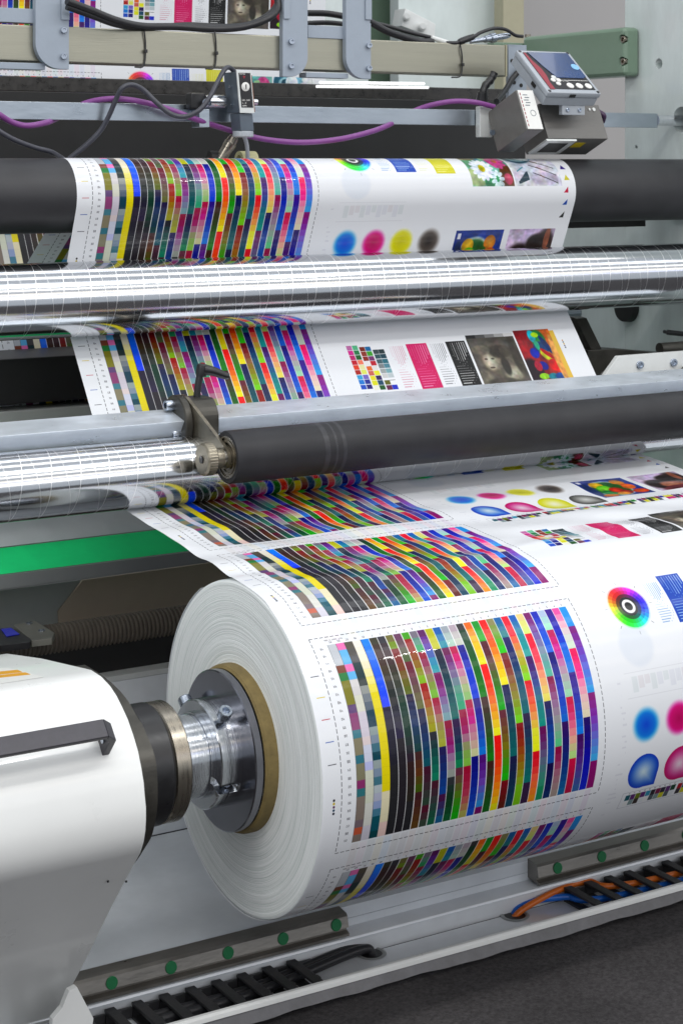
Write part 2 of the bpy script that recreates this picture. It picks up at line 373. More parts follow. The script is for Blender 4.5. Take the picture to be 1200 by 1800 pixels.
GL = {'0': '111101101101111', '1': '010110010010111', '2': '111001111100111', '3': '111001111001111', '4': '101101111001001', '5': '111100111001111',
      '6': '111100111101111', '7': '111001001010010', '8': '111101111101111', '9': '111101111001111', 'A': '010101111101101', 'B': '110101110101110',
      'C': '111100100100111', 'D': '110101101101110', 'E': '111100110100111', 'F': '111100110100100', 'G': '111100101101111', 'H': '101101111101101',
      'K': '101101110101101', 'L': '100100100100111', 'M': '101111111101101', 'N': '110101101101101', 'P': '111101111100100', 'R': '110101110101101',
      'S': '011100010001110', 'T': '111010010010010', 'U': '101101101101111', 'V': '101101101101010', 'X': '101101010101101', 'Y': '101101010010010', 'Z': '111001010100111'}
def text(s, r, tx, h=.0035, c=(.2, .2, .22), rot=True, a=.8):
    """3x5 dot letters; rot turns them upside down as they stand on the web"""
    q = h / 5
    for n, ch in enumerate(tx):
        g = GL.get(ch)
        if not g: continue
        for i in range(15):
            if g[i] == '1':
                x = (i % 3 + n * 4) * q; y = (i // 3) * q
                if rot: x, y = -x, -y
                rect(s + x, s + x + q, r + y, r + y + q, c, a)
def ramp(spec):
    """'a-b-c*9 d*3': runs of patches, colours stepped between the stops"""
    out = []
    for tok in spec.split():
        st, n = tok.split('*'); n = int(n); st = [np.array(hexc(x)) for x in st.split('-')]
        for i in range(n):
            t = 0 if n == 1 else i / (n - 1) * (len(st) - 1); k = min(int(t), len(st) - 2) if len(st) > 1 else 0
            out.append(st[0] if len(st) == 1 else st[k] * (1 - (t - k)) + st[k + 1] * (t - k))
    return out
COLS = [
 'c4c8ce*3 8a4a34*1 2e8a4a*1 8e8a2a*3 6a4a80*1 9a4a80*2 4a8a98*1 8e866a*2 3a8090*1 8a866a*2 9a3a78*1 3a8088*1 8a7c72*3 7c6a72*1 d06a48*1 8a7c72*1',
 'f080c0*1 70c0f0*2 f080c0*1 70c0f0*1 d8d4d4*2 dcdccc*2 d8d0dc*3 e4d4d4*1 d4d8ea*2 c0c4ee*1 d8dcc8*4 dcdcd4*3 d4d0dc*2 e0d8d8*2',
 '5a5446-48464a*3 16383e*2 2e3a3a*1 989c98*1 7c848c*1 58687a*1 10485c*2 98a6a6*1 8696a8*1 467a8c*1 005060*1 9aa8a8*1 8496ac*1 4a8090*1 b8c4c8*1 b4b8cc*1 98a8d0*1 5088a0*1 006474*2 005058*1',
 'f0eae0-f0e8c8*4 f4ecb0-f4e860*3 f2e400*12 ece4c0*4 f0d0c8*2',
 '009cff-0058ff*9 241a38-20202c*7 242428*9',
 '3a3828-3c1418-403018-343434*7 1a2424-281c44*6 262028-201e24*12',
 '33323c-3c1420-30301c-38403c*8 003c2c-104030-2c1c2c*8 341c1c-28241c*5 222226*4',
 '7a7438*1 84a000*1 8c0012-8a3800-7a6a00-687400*6 241a48-003a70-084448*7 4a2424-6a3a10-4c6400*5 4a1c24-6a4a18*5',
 '703c60-506434*4 7c0030-703c50-6c5a48-70743c*6 241a4c-003870-006070*7 4a1030-304838*5 5c1030-3a4a3c*3',
 '52b000*1 a80000-a04c00-a08400-98c400*6 b40000-b85800-b09800-b4b000*6 202430-006058-009070*6 501830-107050*6',
 '787080-5c9484-2eae70*3 a80044-a04870-a07c6c-90a048-84c434*6 b8004c-b0706c-a4a050-b4b840*6 241c60-0054a8*6 501050-1870a0*4',
 '68006c-7424a8-6050b8-3c98c0-34a8b8*6 8c006c-94008c-9060a0-8084a8-80a8b0*6 a8004c-a4007c-a078a0-9aa098*7 303438-004020-006838*6',
 'c8c800-d0d000*3 0a1238-00505c-007874*9 380a50-103c58-009464*6 703048-608c18-10c000*7',
 '0070c0-00a0b4*3 7c0060-844090-8084a0-60a890-38b488*8 b40058-b80070-b07890-90b058-90c850*7 b40044-c04060-b8b460*7',
 'a0a8b0-b4d4c4*3 cc0064-e40090-d074a8-d0a8ac-b4c48c-a0cc80*7 c8005c-e000a0-d078a0-d0a0a0-d4d4a0*7 000090-0038b0-0068d8*8',
 'b8a8b4-ccd0c4*3 0400a0-0048d8-0058e8*7 34009c-0090e8*7 600088-7c4cc0-38a0e0*7 8c0078*1',
 '383438*1 004424-007020-009400*9 48201c-305018-109010*8 442018-10701c*7',
 'ff8400-ffa800*2 ffc800-f4f000*4 ff0000-ff6000-ffb400-fff800*9 ff0400-ff7000-ffd000*9 f0e800*1',
 '00a834-10bc00*3 640028-705448-408c00-00c000*9 742438-8c8408-20cc00*9 900020-702000*4',
 'ff0000-ff5c00-ff9c00-ffd000-fff400*9 000c60-005064-007878*9 181c50-005068*7',
 '94905c-7cb030-40dc00*5 8c0014-a06444-a0a010-90e400*9 a00018-b06800-a0b820*8 90d010*3',
 '0078b8-009098*3 0c0c70-005880-007c84*10 301c50-105870-008880*9 3a1c48*3',
 'f40048*3 ff7858-e0b050-b8c420-a0e800*6 f40030-ff6840-ffb060-f4f440-fcff20*9 ec0030-ff7050-f8a820*7',
 '0074c8-00a0ac-00b4b0*6 500074-4850a4-008c98-00a898*9 7c0068-686c90-38a484*8 12a070*2',
 'f0d890-dcf47c*3 f80044-ff4c6c-ffb484-f8ec70*9 201868-0058b4-0068c0*8 100058-003878*5',
 '8c0078-8060b4-84a0b0-5cc4ac*9 a40060-a070a0-a0a4a0-68d494*9 a80058-b07088-a89890*7',
 '0030c8-0064e4-0080ec*6 180084-0038cc-0080e0*9 400070-003890-0080b8*10',
 'b4c8e4-acecd0*3 d40074-e410ac-d080b8-b4b4b4-a8e4bc*9 e40060-f06098-ffb0a4-c8f094*8 e0005c-c81058*5',
 '4800a4-0010cc-0088f0-0098f0*9 4800a0-3050c8-0098f4*8 500070-6438a0-4070b0*8',
 'ff60b4-f8b0c8-e0dcd8-d8ead4*6 f8007c-ff00a0-ff90bc-f4c8c8-f0e4c4*9 28007c-0800c0-0030d8*10',
 '1ca8f0*3 900090-8440c8-6c80e8-3cb4f4*9 a0008c-9440c4-7480e0-50bcf4*9 a00080*4']
CH = .348
def chart(r0):
    s0, s1, q0, q1 = .056, .497, .0135, .3045
    cw = (s1 - s0) / 31; rh = (q1 - q0) / 25
    for i, cdef in enumerate(COLS):
        cells = (ramp(cdef) + [ramp(cdef)[-1]] * 25)[:25]
        for j, c in enumerate(cells):
            rect(s0 + i * cw, s0 + (i + 1) * cw, r0 + q0 + j * rh, r0 + q0 + (j + 1) * rh, c)
        if i in (0, 1, 2, 4): rect(s0 + i * cw - .0004, s0 + i * cw + .0004, r0 + q0, r0 + q1, (.1, .1, .1), .8)
        if i >= 5: rect(s0 + i * cw - .0006, s0 + i * cw + .0006, r0 + q0, r0 + q1, (.97, .97, .97), 1)
    for j in range(1, 25, 1):                   # faint half-tone steps across the patches
        rect(s0, s1, r0 + q0 + j * rh - .0002, r0 + q0 + j * rh + .0002, (.5, .5, .5), .12)
    # dashed frame
    def dash(sa, ra, sb, rb):
        L = math.hypot(sb - sa, rb - ra); n = int(L / .009)
        for k in range(n):
            t0 = k / n; t1 = (k + .6) / n
            s_0, s_1 = sa + (sb - sa) * t0, sa + (sb - sa) * t1; r_0, r_1 = ra + (rb - ra) * t0, ra + (rb - ra) * t1
            rect(min(s_0, s_1) - .0004, max(s_0, s_1) + .0004, min(r_0, r_1) - .0004, max(r_0, r_1) + .0004, (.12, .12, .14))
    dash(.031, r0, .511, r0); dash(.031, r0 + .3175, .511, r0 + .3175); dash(.031, r0, .031, r0 + .3175); dash(.511, r0, .511, r0 + .3175)
    # numbers beside the rows, letters over the columns
    for j in range(25): text(.046, r0 + q0 + (j + .5) * rh + .001, str(49 - j), .0034)
    for i in range(31):
        nm = ['2E', '2D', '2C', '2B', '2A'][i] if i < 5 else 'ZYXVUTSRPNMLKHGFEDCBA'[i % 21]
        text(s0 + (i + .6) * cw, r0 + .0105, nm, .0032, (.3, .3, .34))
    text(.085, r0 + .0065, 'TEST CHART VISUAL', .0024, a=.7)
    # short coloured strokes in the margin
    for k, c in enumerate(('#20202a', '#e0c800', '#c01030', '#1048b0', '#20202a')):
        rect(.010, .024, r0 + .058 + k * .031, r0 + .0588 + k * .031, hexc(c))
    for k, c in enumerate(('#181820', '#d8c010', '#603060', '#104060', '#101020')):
        blob(.018, r0 + .232 + k * .0048, .0018, .0018, hexc(c))
    rect(.026, .0264, r0 + .255, r0 + .31, (.5, .5, .5), .7)
    # print of the layers below showing through between two charts
    for i, cdef in enumerate(COLS):
        c = ramp(cdef)[3]; rect(s0 + i * cw, s0 + (i + .85) * cw, r0 + .3175 - .01, r0 + CH + .008, c, .055 if i != 3 else .3)
def lines_target(s0, s1, r0, r1, fg, bg=None):
    if bg is not None: rect(s0, s1, r0, r1, bg)
    W_, H_ = s1 - s0, r1 - r0; n = 8
    for k in range(n):
        s = s0 + W_ * (.1 + .8 * k / (n - 1)); h = H_ * (.24 + .2 * math.sin(math.pi * k / (n - 1)))
        wd = .0004 + .00016 * k
        rect(s - wd / 2, s + wd / 2, r0 + H_ * .03, r0 + H_ * .03 + h, fg, .9)
        text(s + .001, r0 + H_ * .06 + h + .003, str(k + 1), .0022, fg, a=.7)
        r = r0 + H_ * (.56 + .38 * k / (n - 1)); l = W_ * (.45 + .3 * math.sin(math.pi * k / (n - 1)))
        rect(s0 + W_ * .1, s0 + W_ * .1 + l, r - wd / 2, r + wd / 2, fg, .9)
        text(s0 + W_ * .15 + l + .003, r + .001, str(k + 1), .0022, fg, a=.7)
rnd = random.Random(3)
def picture(s0, s1, r0, r1, bg, blobs, soft=.25, grain=.3):
    rect(s0, s1, r0, r1, hexc(bg)); W_, H_ = s1 - s0, r1 - r0; cl = (s0, s1, r0, r1)
    for (x, y, rx, ry, c, *rest) in blobs:
        inner = hexc(rest[0]) if rest and rest[0] else None
        ang = rest[1] if len(rest) > 1 else 0
        blob(s0 + x * W_, r0 + y * H_, rx * W_, ry * H_, hexc(c), 1, soft, cl, ang, inner)
    i0, i1, j0, j1 = max(0, px(r0)), px(r1), px(s0), px(s1); h_, w_ = i1 - i0, j1 - j0; g_ = np.random.RandomState(int(s0 * 1e4)); nz = np.zeros((h_, w_, 3), np.float32)
    for q, a_ in ((5, .5), (11, .6), (23, .5)):           # uneven tones, so the picture is not flat
        k_ = g_.rand(q + 2, q + 2, 3).astype(np.float32) - .5; k_ = k_ * .15 + k_.mean(-1, keepdims=True) * 1.1
        yy = np.linspace(0, q, h_); xx = np.linspace(0, q, w_); y0 = yy.astype(int); x0 = xx.astype(int); fy = (yy - y0)[:, None, None]; fx = (xx - x0)[None, :, None]
        nz += a_ * ((k_[y0][:, x0] * (1 - fx) + k_[y0][:, x0 + 1] * fx) * (1 - fy) + (k_[y0 + 1][:, x0] * (1 - fx) + k_[y0 + 1][:, x0 + 1] * fx) * fy)
    img[i0:i1, j0:j1] *= 1 + grain * 2.2 * nz

chart(.003); chart(.003 + CH)
# colour wheel
wc = (.617, .034)
for ring, (ra, rb) in enumerate(((.041, .037), (.037, .030), (.030, .023), (.023, .017))):
    i0, i1 = px(wc[1] - .045), px(wc[1] + .045)
    for i in range(i0, i1):
        ii = i % NR
        jj = np.arange(px(wc[0] - .045), px(wc[0] + .045))
        dy = i / RES - wc[1]; dx = jj / RES - wc[0]; d = np.hypot(dx, dy)
        ang = (np.degrees(np.arctan2(-dx, -dy)) % 360)
        hsec = np.floor(ang / 12) * 12 / 360.0
        h = (.93 + hsec) % 1.0; s_ = (.35, .8, 1.0, 1.0)[ring]; v_ = (1.0, 1.0, .88, .45)[ring]
        def ch(n): 
            k = (n + h * 6) % 6; return v_ - v_ * s_ * np.clip(np.minimum(k, 4 - k), 0, 1)
        rgb = np.stack([ch(5), ch(3), ch(1)], -1)
        msk = (d < ra) & (d >= rb)
        if ring == 0: al = np.clip((ra - d) / (ra - rb), 0, 1)[:, None]; img[ii, jj] = np.where(msk[:, None], img[ii, jj] * (1 - al) + rgb * al, img[ii, jj])
        else: img[ii, jj] = np.where(msk[:, None], rgb, img[ii, jj])
blob(*wc, .017, .017, (.1, .1, .12)); blob(*wc, .0125, .0125, (.96, .96, .96)); blob(*wc, .0075, .0075, (.08, .08, .08))
for a in range(0, 360, 45): line(wc[0] + .044 * math.sin(math.radians(a)), wc[1] + .044 * math.cos(math.radians(a)), wc[0] + .049 * math.sin(math.radians(a)), wc[1] + .049 * math.cos(math.radians(a)), .0006, (.3, .3, .3))
# cyan lines, blue block, pale lines, yellow block
lines_target(.666, .700, -.005, .075, hexc('#7aa6d8')); lines_target(.704, .752, -.015, .075, hexc('#b8d4f4'), hexc('#0a58c4'))
lines_target(.757, .795, -.005, .075, hexc('#e8e8a0')); lines_target(.800, .848, -.015, .079, hexc('#f8f4a0'), hexc('#e0dc08'))
# flowers
fl = [(.2, .3, .3, .35, '#5a9a70'), (.5, .1, .4, .2, '#68b8b0'), (.1, .1, .2, .2, '#b09a70'), (.15, .8, .3, .2, '#a8c088'), (.9, .8, .2, .3, '#6a4020'), (.75, .3, .2, .3, '#d04890'), (.35, .2, .15, .12, '#1088a0'), (.6, .2, .12, .1, '#a8e0a0'), (.2, .2, .2, .1, '#706838'), (.5, .9, .2, .2, '#309060')]
for k in range(14):
    a = k * 2 * math.pi / 14; fl.append((.33 + .17 * math.cos(a), .6 + .2 * math.sin(a), .10, .05, '#dfe6f4', None, a))
fl += [(.33, .6, .07, .09, '#e0c400', '#8a9a00')]
for k in range(9):
    a = k * 2 * math.pi / 9; fl.append((.78 + .13 * math.cos(a), .35 + .2 * math.sin(a), .08, .05, '#d85aa0', None, a)); fl.append((.62 + .1 * math.cos(a), .85 + .14 * math.sin(a), .07, .04, '#d8e8f0', None, a))
fl += [(.88, .85, .1, .12, '#c04868'), (.76, .36, .05, .07, '#c07830')]
picture(.884, .992, .000, .108, '#7ab8a8', fl, .12)
# tools on a pale table
tl = [(.3, .15, .3, .3, '#1a5a70'), (.3, .2, .18, .2, '#88b0b8'), (.3, .15, .1, .1, '#1a4a5c'), (.6, .1, .2, .2, '#7ab0c0'), (.45, .15, .15, .2, '#d8e4ea'), (.8, .5, .25, .4, '#e4e2ee'), (.65, .85, .3, .14, '#c8c0d8'), (.85, .05, .15, .1, '#e8eef0')]
picture(.995, 1.118, .000, .108, '#d4d8e2', tl, .1)
for k in range(3): line(1.045 + k * .002, .034 + k * .022, 1.108, .066 + k * .018, .0016, hexc('#202028')); line(1.062 + k * .002, .040 + k * .022, 1.074, .047 + k * .021, .0022, hexc('#704830'))
for k in range(22): rect(1.005 + .02 * (k % 2) * .1 + k * .0012, 1.009 + k * .0012, .097 - k * .0011, .103 - k * .0004, hexc('#1c3c4c'))
line(1.008, .074, 1.028, .062, .002, hexc('#50a0b0'))
# five triangles
for k, c in enumerate(('#402090', '#d8d010', '#d01050', '#1060c0', '#303030')):
    r = .056 + k * .027
    for n in range(20): t = n / 19; rect(1.134 - .0006 - (.007 * t if k < 2 else 0) - (.011 * t if k >= 2 else 0), 1.134 + (.007 * t if k < 2 else 0), r + .012 * t, r + .012 * (t + .06), hexc(c))
# soft dots and drops
for s, c, ci in ((.594, '#10a0ee', '#1060e0'), (.662, '#ee1098', '#c80070'), (.729, '#f0ec10', '#dcd800'), (.797, '#6a6058', '#28201c')):
    blob(s, .221, .024, .024, hexc(c), 1, .32, None, 0, hexc(ci))
def drop(s, r, c, ci):
    for n in range(26, 0, -1):
        k = n / 26; cc = [hexc(ci)[q] * (1 - k ** 1.3) + hexc(c)[q] * k ** 1.3 for q in range(3)]
        i0, i1 = px(r - .036 * k), px(r + .036 * k); j0, j1 = px(s - .034 * k), px(s + .036 * k)
        ii, jj = np.mgrid[i0:i1, j0:j1]; dy = (ii / RES - r) / (.031 * k); dx = (jj / RES - s) / (.031 * k)
        m_ = (dx * dx + dy * dy <= 1) | ((dx > 0) & (dy > 0) & (dx <= .98) & (dy <= .98))
        sub = img[i0:i1, j0:j1]; sub[m_] = cc
drop(.598, .300, '#0a50d0', '#d8ecf4'); drop(.673, .300, '#d00878', '#f4dce8'); drop(.747, .300, '#dcdc10', '#f4f4d8'); drop(.820, .300, '#40403c', '#d8d8d4')
# fruit picture and portrait
fr = [(.45, .55, .34, .42, '#dfe8e8'), (.45, .55, .31, .38, '#286a30'), (.3, .3, .12, .14, '#e0b020', '#f0d040'), (.75, .25, .12, .15, '#d08020', '#e8b040'), (.8, .5, .12, .15, '#c86020', '#e88040'), (.35, .5, .14, .16, '#60b820', '#98e048'), (.3, .7, .12, .14, '#18803c', '#30b050'), (.5, .6, .12, .13, '#c02818', '#e05028'), (.6, .75, .1, .12, '#b01818', '#d04030'), (.5, .82, .12, .1, '#e89810', '#f8c040'), (.2, .88, .14, .1, '#d88018'), (.85, .8, .14, .12, '#d04018', '#f08030'), (.62, .42, .09, .1, '#286a28'), (.1, .5, .08, .3, '#20386a')]
picture(.862, .985, .200, .306, '#18409a', fr, .1); rect(.868, .876, .206, .218, (.9, .9, .95))
po = [(.5, .1, .6, .3, '#cdb8d8'), (.3, .62, .28, .34, '#241816'), (.8, .4, .22, .4, '#3a2c28'), (.62, .3, .2, .2, '#2c2422'), (.45, .72, .22, .24, '#b0684c', '#c8886a'), (.62, .72, .1, .2, '#a05c44'), (.85, .2, .06, .25, '#a06048'), (.4, .95, .3, .15, '#6a2c34'), (.9, .9, .2, .2, '#282020')]
picture(1.0, 1.122, .200, .306, '#c8b4d0', po, .2)
# colour control strip
sx = .576
while sx < 1.10:
    n = 0
    for k in range(10):
        c = rnd.choice(('#28243c', '#c01038', '#28202c', '#106878', '#7a8a10', '#18901c', '#0818a8', '#6a2c7c', '#202024', '#d05030', '#e8e020', '#0a4a30', '#8a1858', '#38a0c0', '#e02890'))
        rect(sx, sx + .0098, .343, .3545, hexc(c)); rect(sx, sx + .0098, .3545, .366, hexc(rnd.choice(('#38343c', '#88a0a0', '#f4f4f4', '#3c302c', '#dcd830', '#d01888', '#58646c', '#e8ecf0'))))
        text(sx + .007, .3405, rnd.choice('ABCDEFGH') + rnd.choice('123456'), .0022, a=.6); sx += .0106
    sx += .004
for r in (.3365, .3695): rect(.568, 1.11, r, r + .0005, (.55, .55, .6))
rect(.568, .5686, .3365, .3695, (.55, .55, .6))
# patches block
pc = ['c878b0', '60c090', '8a2c14', '1078b0', 'e020a0', '208a50', 'a03820', '40b020', 'd02080', '0a6a20', 'a02818', '803078', 'd8103c', 'ff9070', 'f4f0f0', 'd0203c', 'f05020', 'f0ecb0', 'f08030', 'e8e4e0', 'c02010', 'e8ec70', 'd87060', 'f0f030', '40b0e0', '8070c8', 'f0e820', '301060', '1090e0', '2030a0', 'e8e800', '105070', '2060d0', '200c80', 'f0f0e0', '106020']
for k, c in enumerate(pc):
    i, j = k % 4, k // 4; off = -.004 if i < 2 else 0
    rect(.572 + i * .0135 + (.002 if i > 1 else 0), .5845 + i * .0135 + (.002 if i > 1 else 0), .444 + j * .0112 + off + .004, .4542 + j * .0112 + off + .004, hexc(c))
for k, c in enumerate(('38484c', '20383c', '305860', '104858', '4a6870', '307888', '80888c', '5890a0', 'a0a8a8', '80b0b8', 'd0d0d0', 'c0ccd0')):
    i, j = k % 2, k // 2; rect(.630 + i * .0135, .643 + i * .0135, .456 + j * .0112, .466 + j * .0112, hexc(c))
rect(.630, .643, .527, .537, hexc('#707010')); rect(.630, .643, .5385, .549, hexc('#701850')); rect(.6435, .656, .5385, .549, hexc('#1838d0')); rect(.6435, .656, .527, .528, (.1, .1, .1))
lines_target(.668, .706, .448, .552, hexc('#d890a8')); lines_target(.712, .762, .448, .554, hexc('#f8b0d0'), hexc('#e01078'))
lines_target(.767, .805, .448, .552, hexc('#707078')); lines_target(.809, .857, .448, .554, hexc('#f4f4f4'), hexc('#181818'))
# monochrome portrait and abstract picture
bw = [(.5, .5, .35, .4, '#645c50'), (.35, .45, .22, .28, '#6a6050', '#b8ac98'), (.3, .5, .13, .18, '#a09680', '#cfc6b4'), (.24, .44, .035, .02, '#5c5246'), (.38, .44, .035, .02, '#5c5246'), (.31, .62, .05, .02, '#50443a'), (.55, .3, .2, .14, '#3c362e'), (.2, .25, .18, .1, '#70685a'), (.7, .3, .12, .12, '#4c463c'), (.72, .75, .2, .16, '#8c8270', '#d0c8b8'), (.6, .6, .08, .2, '#38342c'), (.9, .4, .1, .4, '#403a32'), (.1, .85, .15, .2, '#787060'), (.4, .92, .3, .08, '#504a40')]
picture(.863, .984, .444, .560, '#55504a', bw, .25)
for k in range(5): rect(.864 + k * .024, .888 + k * .024, .436, .4445, [.18 + k * .17] * 3)
ar = [(.2, .5, .4, .6, '#8a1020', '#c02030'), (.1, .85, .3, .3, '#200818'), (.85, .3, .3, .5, '#e87830'), (.6, .2, .2, .2, '#209048'), (.45, .12, .1, .12, '#20c0d0'), (.6, .35, .22, .12, '#104880'), (.35, .45, .12, .1, '#1030b0'), (.45, .7, .12, .08, '#1018a0', None, .7), (.65, .5, .18, .08, '#e0e020', None, .8), (.68, .47, .2, .04, '#d01010', None, .8), (.75, .7, .14, .12, '#e01818'), (.35, .9, .14, .06, '#a0d820'), (.6, .92, .14, .07, '#1090a0'), (.8, .92, .15, .07, '#1858a0'), (.75, .3, .07, .2, '#083878', None, -.4), (.95, .6, .12, .5, '#f0b060'), (.55, .1, .1, .05, '#c0e020'), (.3, .7, .1, .1, '#c01848'), (.5, .3, .06, .1, '#30b890')]
picture(.988, 1.082, .432, .558, '#a83028', ar, .15); rect(1.082, 1.094, .436, .558, hexc('#ecc23a'), .85)
for k, c in enumerate(('#c88830', '#202020', '#d8b010', '#402060', '#181830')): blob(1.107, .462 + k * .0045, .0017, .0017, hexc(c))
# faint show-through of the layer below
blob(.600, .098, .034, .034, hexc('#6a90d0'), .08, .15); rect(.56, .72, .138, .139, (.5, .5, .55), .16); rect(.56, .72, .176, .177, (.5, .5, .55), .16)
for k in range(11): rect(.574 + k * .013, .585 + k * .013, .145, .169 - (k % 3) * .005, hexc(rnd.choice(('#a08890', '#88a0a0', '#a0a0c0', '#b0a090'))), .13)
for k in range(26): rect(.535 + rnd.random() * .02, .545 + rnd.random() * .01, .15 + k * .009, .153 + k * .009, (.55, .55, .65), .14)
sat_ = img.max(-1, keepdims=True) - img.min(-1, keepdims=True); img = np.clip(img, 1e-4, 1) ** (1 + .35 * sat_)
tex = bpy.data.images.new('printed_forme', NS, NR, alpha=False)
buf = np.ones((NR, NS, 4), np.float32); buf[..., :3] = img[::-1]
tex.pixels.foreach_set(buf.ravel()); tex.pack()

def print_mat():
    m = bpy.data.materials.new('glossy_printed_film'); m.use_nodes = True; nt = m.node_tree; b = nt.nodes['Principled BSDF']
    uv = nt.nodes.new('ShaderNodeUVMap'); im = nt.nodes.new('ShaderNodeTexImage'); im.image = tex; im.extension = 'REPEAT'; im.interpolation = 'Cubic'
    nt.links.new(uv.outputs[0], im.inputs[0])
    g = nt.nodes.new('ShaderNodeVectorMath'); g.operation = 'SCALE'; g.inputs['Scale'].default_value = .90
    nt.links.new(im.outputs['Color'], g.inputs[0]); nt.links.new(g.outputs[0], b.inputs['Base Color'])
    b.inputs['Roughness'].default_value = .32; b.inputs['Coat Weight'].default_value = .4; b.inputs['Coat Roughness'].default_value = .04
    b.inputs['Coat IOR'].default_value = 1.45; b.inputs['Specular IOR Level'].default_value = .22
    tc = nt.nodes.new('ShaderNodeTexCoord'); mp = nt.nodes.new('ShaderNodeMapping'); mp.inputs['Scale'].default_value = (1, 2.2, 2.2)
    nt.links.new(tc.outputs['Object'], mp.inputs[0])
    n1 = nt.nodes.new('ShaderNodeTexNoise'); n1.inputs['Scale'].default_value = 7; n1.inputs['Detail'].default_value = 3; nt.links.new(mp.outputs[0], n1.inputs['Vector'])
    n2 = nt.nodes.new('ShaderNodeTexNoise'); n2.inputs['Scale'].default_value = 120; n2.inputs['Detail'].default_value = 2; nt.links.new(tc.outputs['Object'], n2.inputs['Vector'])
    ad = nt.nodes.new('ShaderNodeMath'); ad.operation = 'MULTIPLY_ADD'; ad.inputs[1].default_value = .05
    nt.links.new(n2.outputs['Fac'], ad.inputs[0]); nt.links.new(n1.outputs['Fac'], ad.inputs[2])
    bp = nt.nodes.new('ShaderNodeBump'); bp.inputs['Strength'].default_value = .35; bp.inputs['Distance'].default_value = .006
    nt.links.new(ad.outputs[0], bp.inputs['Height']); nt.links.new(bp.outputs[0], b.inputs['Coat Normal'])
    tr_ = nt.nodes.new('ShaderNodeBsdfTranslucent'); nt.links.new(g.outputs[0], tr_.inputs['Color'])      # thin film lets some light through
    mxs = nt.nodes.new('ShaderNodeMixShader'); mxs.inputs[0].default_value = .14
    nt.links.new(b.outputs[0], mxs.inputs[1]); nt.links.new(tr_.outputs[0], mxs.inputs[2]); nt.links.new(mxs.outputs[0], nt.nodes['Material Output'].inputs['Surface'])
    return m
M['print'] = print_mat()

# ------------------------------------------------------------------ the setting
X0 = 1.303
AX = (2.431, -.8905); RR = .25                      # roll axis (y, z) and radius
bm = B(); box(bm, -6, 14, -6, 12, -CAMZ - .05, -CAMZ); mk('floor', bm, M['carpet'], kind='structure')

# printed web: path through the rollers, then on to the roll
RA, RB, RD = (3.122, -.060, .0693), (3.052, -.2475, .0683), (2.845, -.538, .0578)
def pt(c, phi, r): return (c[0] - r * math.sin(math.radians(phi)), c[1] + r * math.cos(math.radians(phi)))
path = []                                           # (y, z, print position)
def arc(c, r, p0, p1, t0, t1, n):
    for i in range(n + 1):
        k = i / n; y, z = pt(c, p0 + (p1 - p0) * k, r); path.append((y, z, t0 + (t1 - t0) * k))
OFF = .047
tA = -1.0432 - .033
path += [(3.42, -.2520, tA - .0693 * math.radians(248) - .27), (3.30, -.197, tA - .0693 * math.radians(248) - .135)]
arc(RA, RA[2] + .0006, -135, 113, tA - .0693 * math.radians(248), tA, 60)
tB0, tB1, tD0, tD1 = -.8979 - OFF, -.8262 - OFF, -.4697 - OFF, -.4223 - OFF
arc(RB, RB[2] + .0006, -67, -127.2, tB0, tB1, 18)
for i in range(1, 12):
    k = i / 12; a, b2 = pt(RB, -127.2, RB[2]), pt(RD, -127.2, RD[2]); path.append((a[0] + (b2[0] - a[0]) * k, a[1] + (b2[1] - a[1]) * k, tB1 + (tD0 - tB1) * k))
arc(RD, RD[2] + .0006, -127.2, -174, tD0, tD1, 14)
r0 = 5.94; tr = math.radians(r0) * RR
a, b2 = pt(RD, -174, RD[2] + .0006), pt(AX, r0, RR + .0008)
def slip(t):                                        # slack taken up where the web lands on the roll
    k = min(1, max(0, (t + .16) / .33)); return -.05 * (1 - k)
for i in range(1, 40):
    k = i / 40; t = -.4223 + (tr + .4223) * k
    path.append((a[0] + (b2[0] - a[0]) * k, a[1] + (b2[1] - a[1]) * k, t + slip(t)))
for i in range(0, 121):
    ph = r0 + (330 - r0) * i / 120; y, z = pt(AX, ph, RR + .0008); t = math.radians(ph) * RR; path.append((y, z, t + slip(t)))
bm = B(); uvl = bm.loops.layers.uv.new('UVMap'); NX = 70; rows = []
for (y, z, t) in path:
    row = []
    for i in range(NX + 1):
        s = WEB_W * i / NX
        wz = 0
        if -.42 < t < .12:                          # slack wrinkles in the span before the roll
            e = max(0, min(1, (t + .42) / .12)) * max(0, min(1, (.12 - t) / .10))
            wz = e * (.0045 * math.exp(-((t - (.035 - .16 * (s - .30))) / .020) ** 2) * (1 if s < .75 else max(0, 1 - (s - .75) / .2))
                      + .0016 * math.sin(s * 9 + t * 38) + .0010 * math.sin(s * 23 - t * 60))
        if t > -.06: wz = max(wz, 0)
        row.append(bm.verts.new((X0 + s, y, z + wz)))
    rows.append(row)
for j in range(len(rows) - 1):
    for i in range(NX):
        f = bm.faces.new((rows[j][i], rows[j][i + 1], rows[j + 1][i + 1], rows[j + 1][i]))
        for l, (ii, jj) in zip(f.loops, ((i, j), (i + 1, j), (i + 1, j + 1), (i, j + 1))):
            l[uvl].uv = (ii / NX, 1 - (path[jj][2] - .168) / REP)
mk('printed_web', bm, M['print'], label='wide white film printed with colour charts, running over the rollers onto the big roll', cat='printed film', sharp=180)

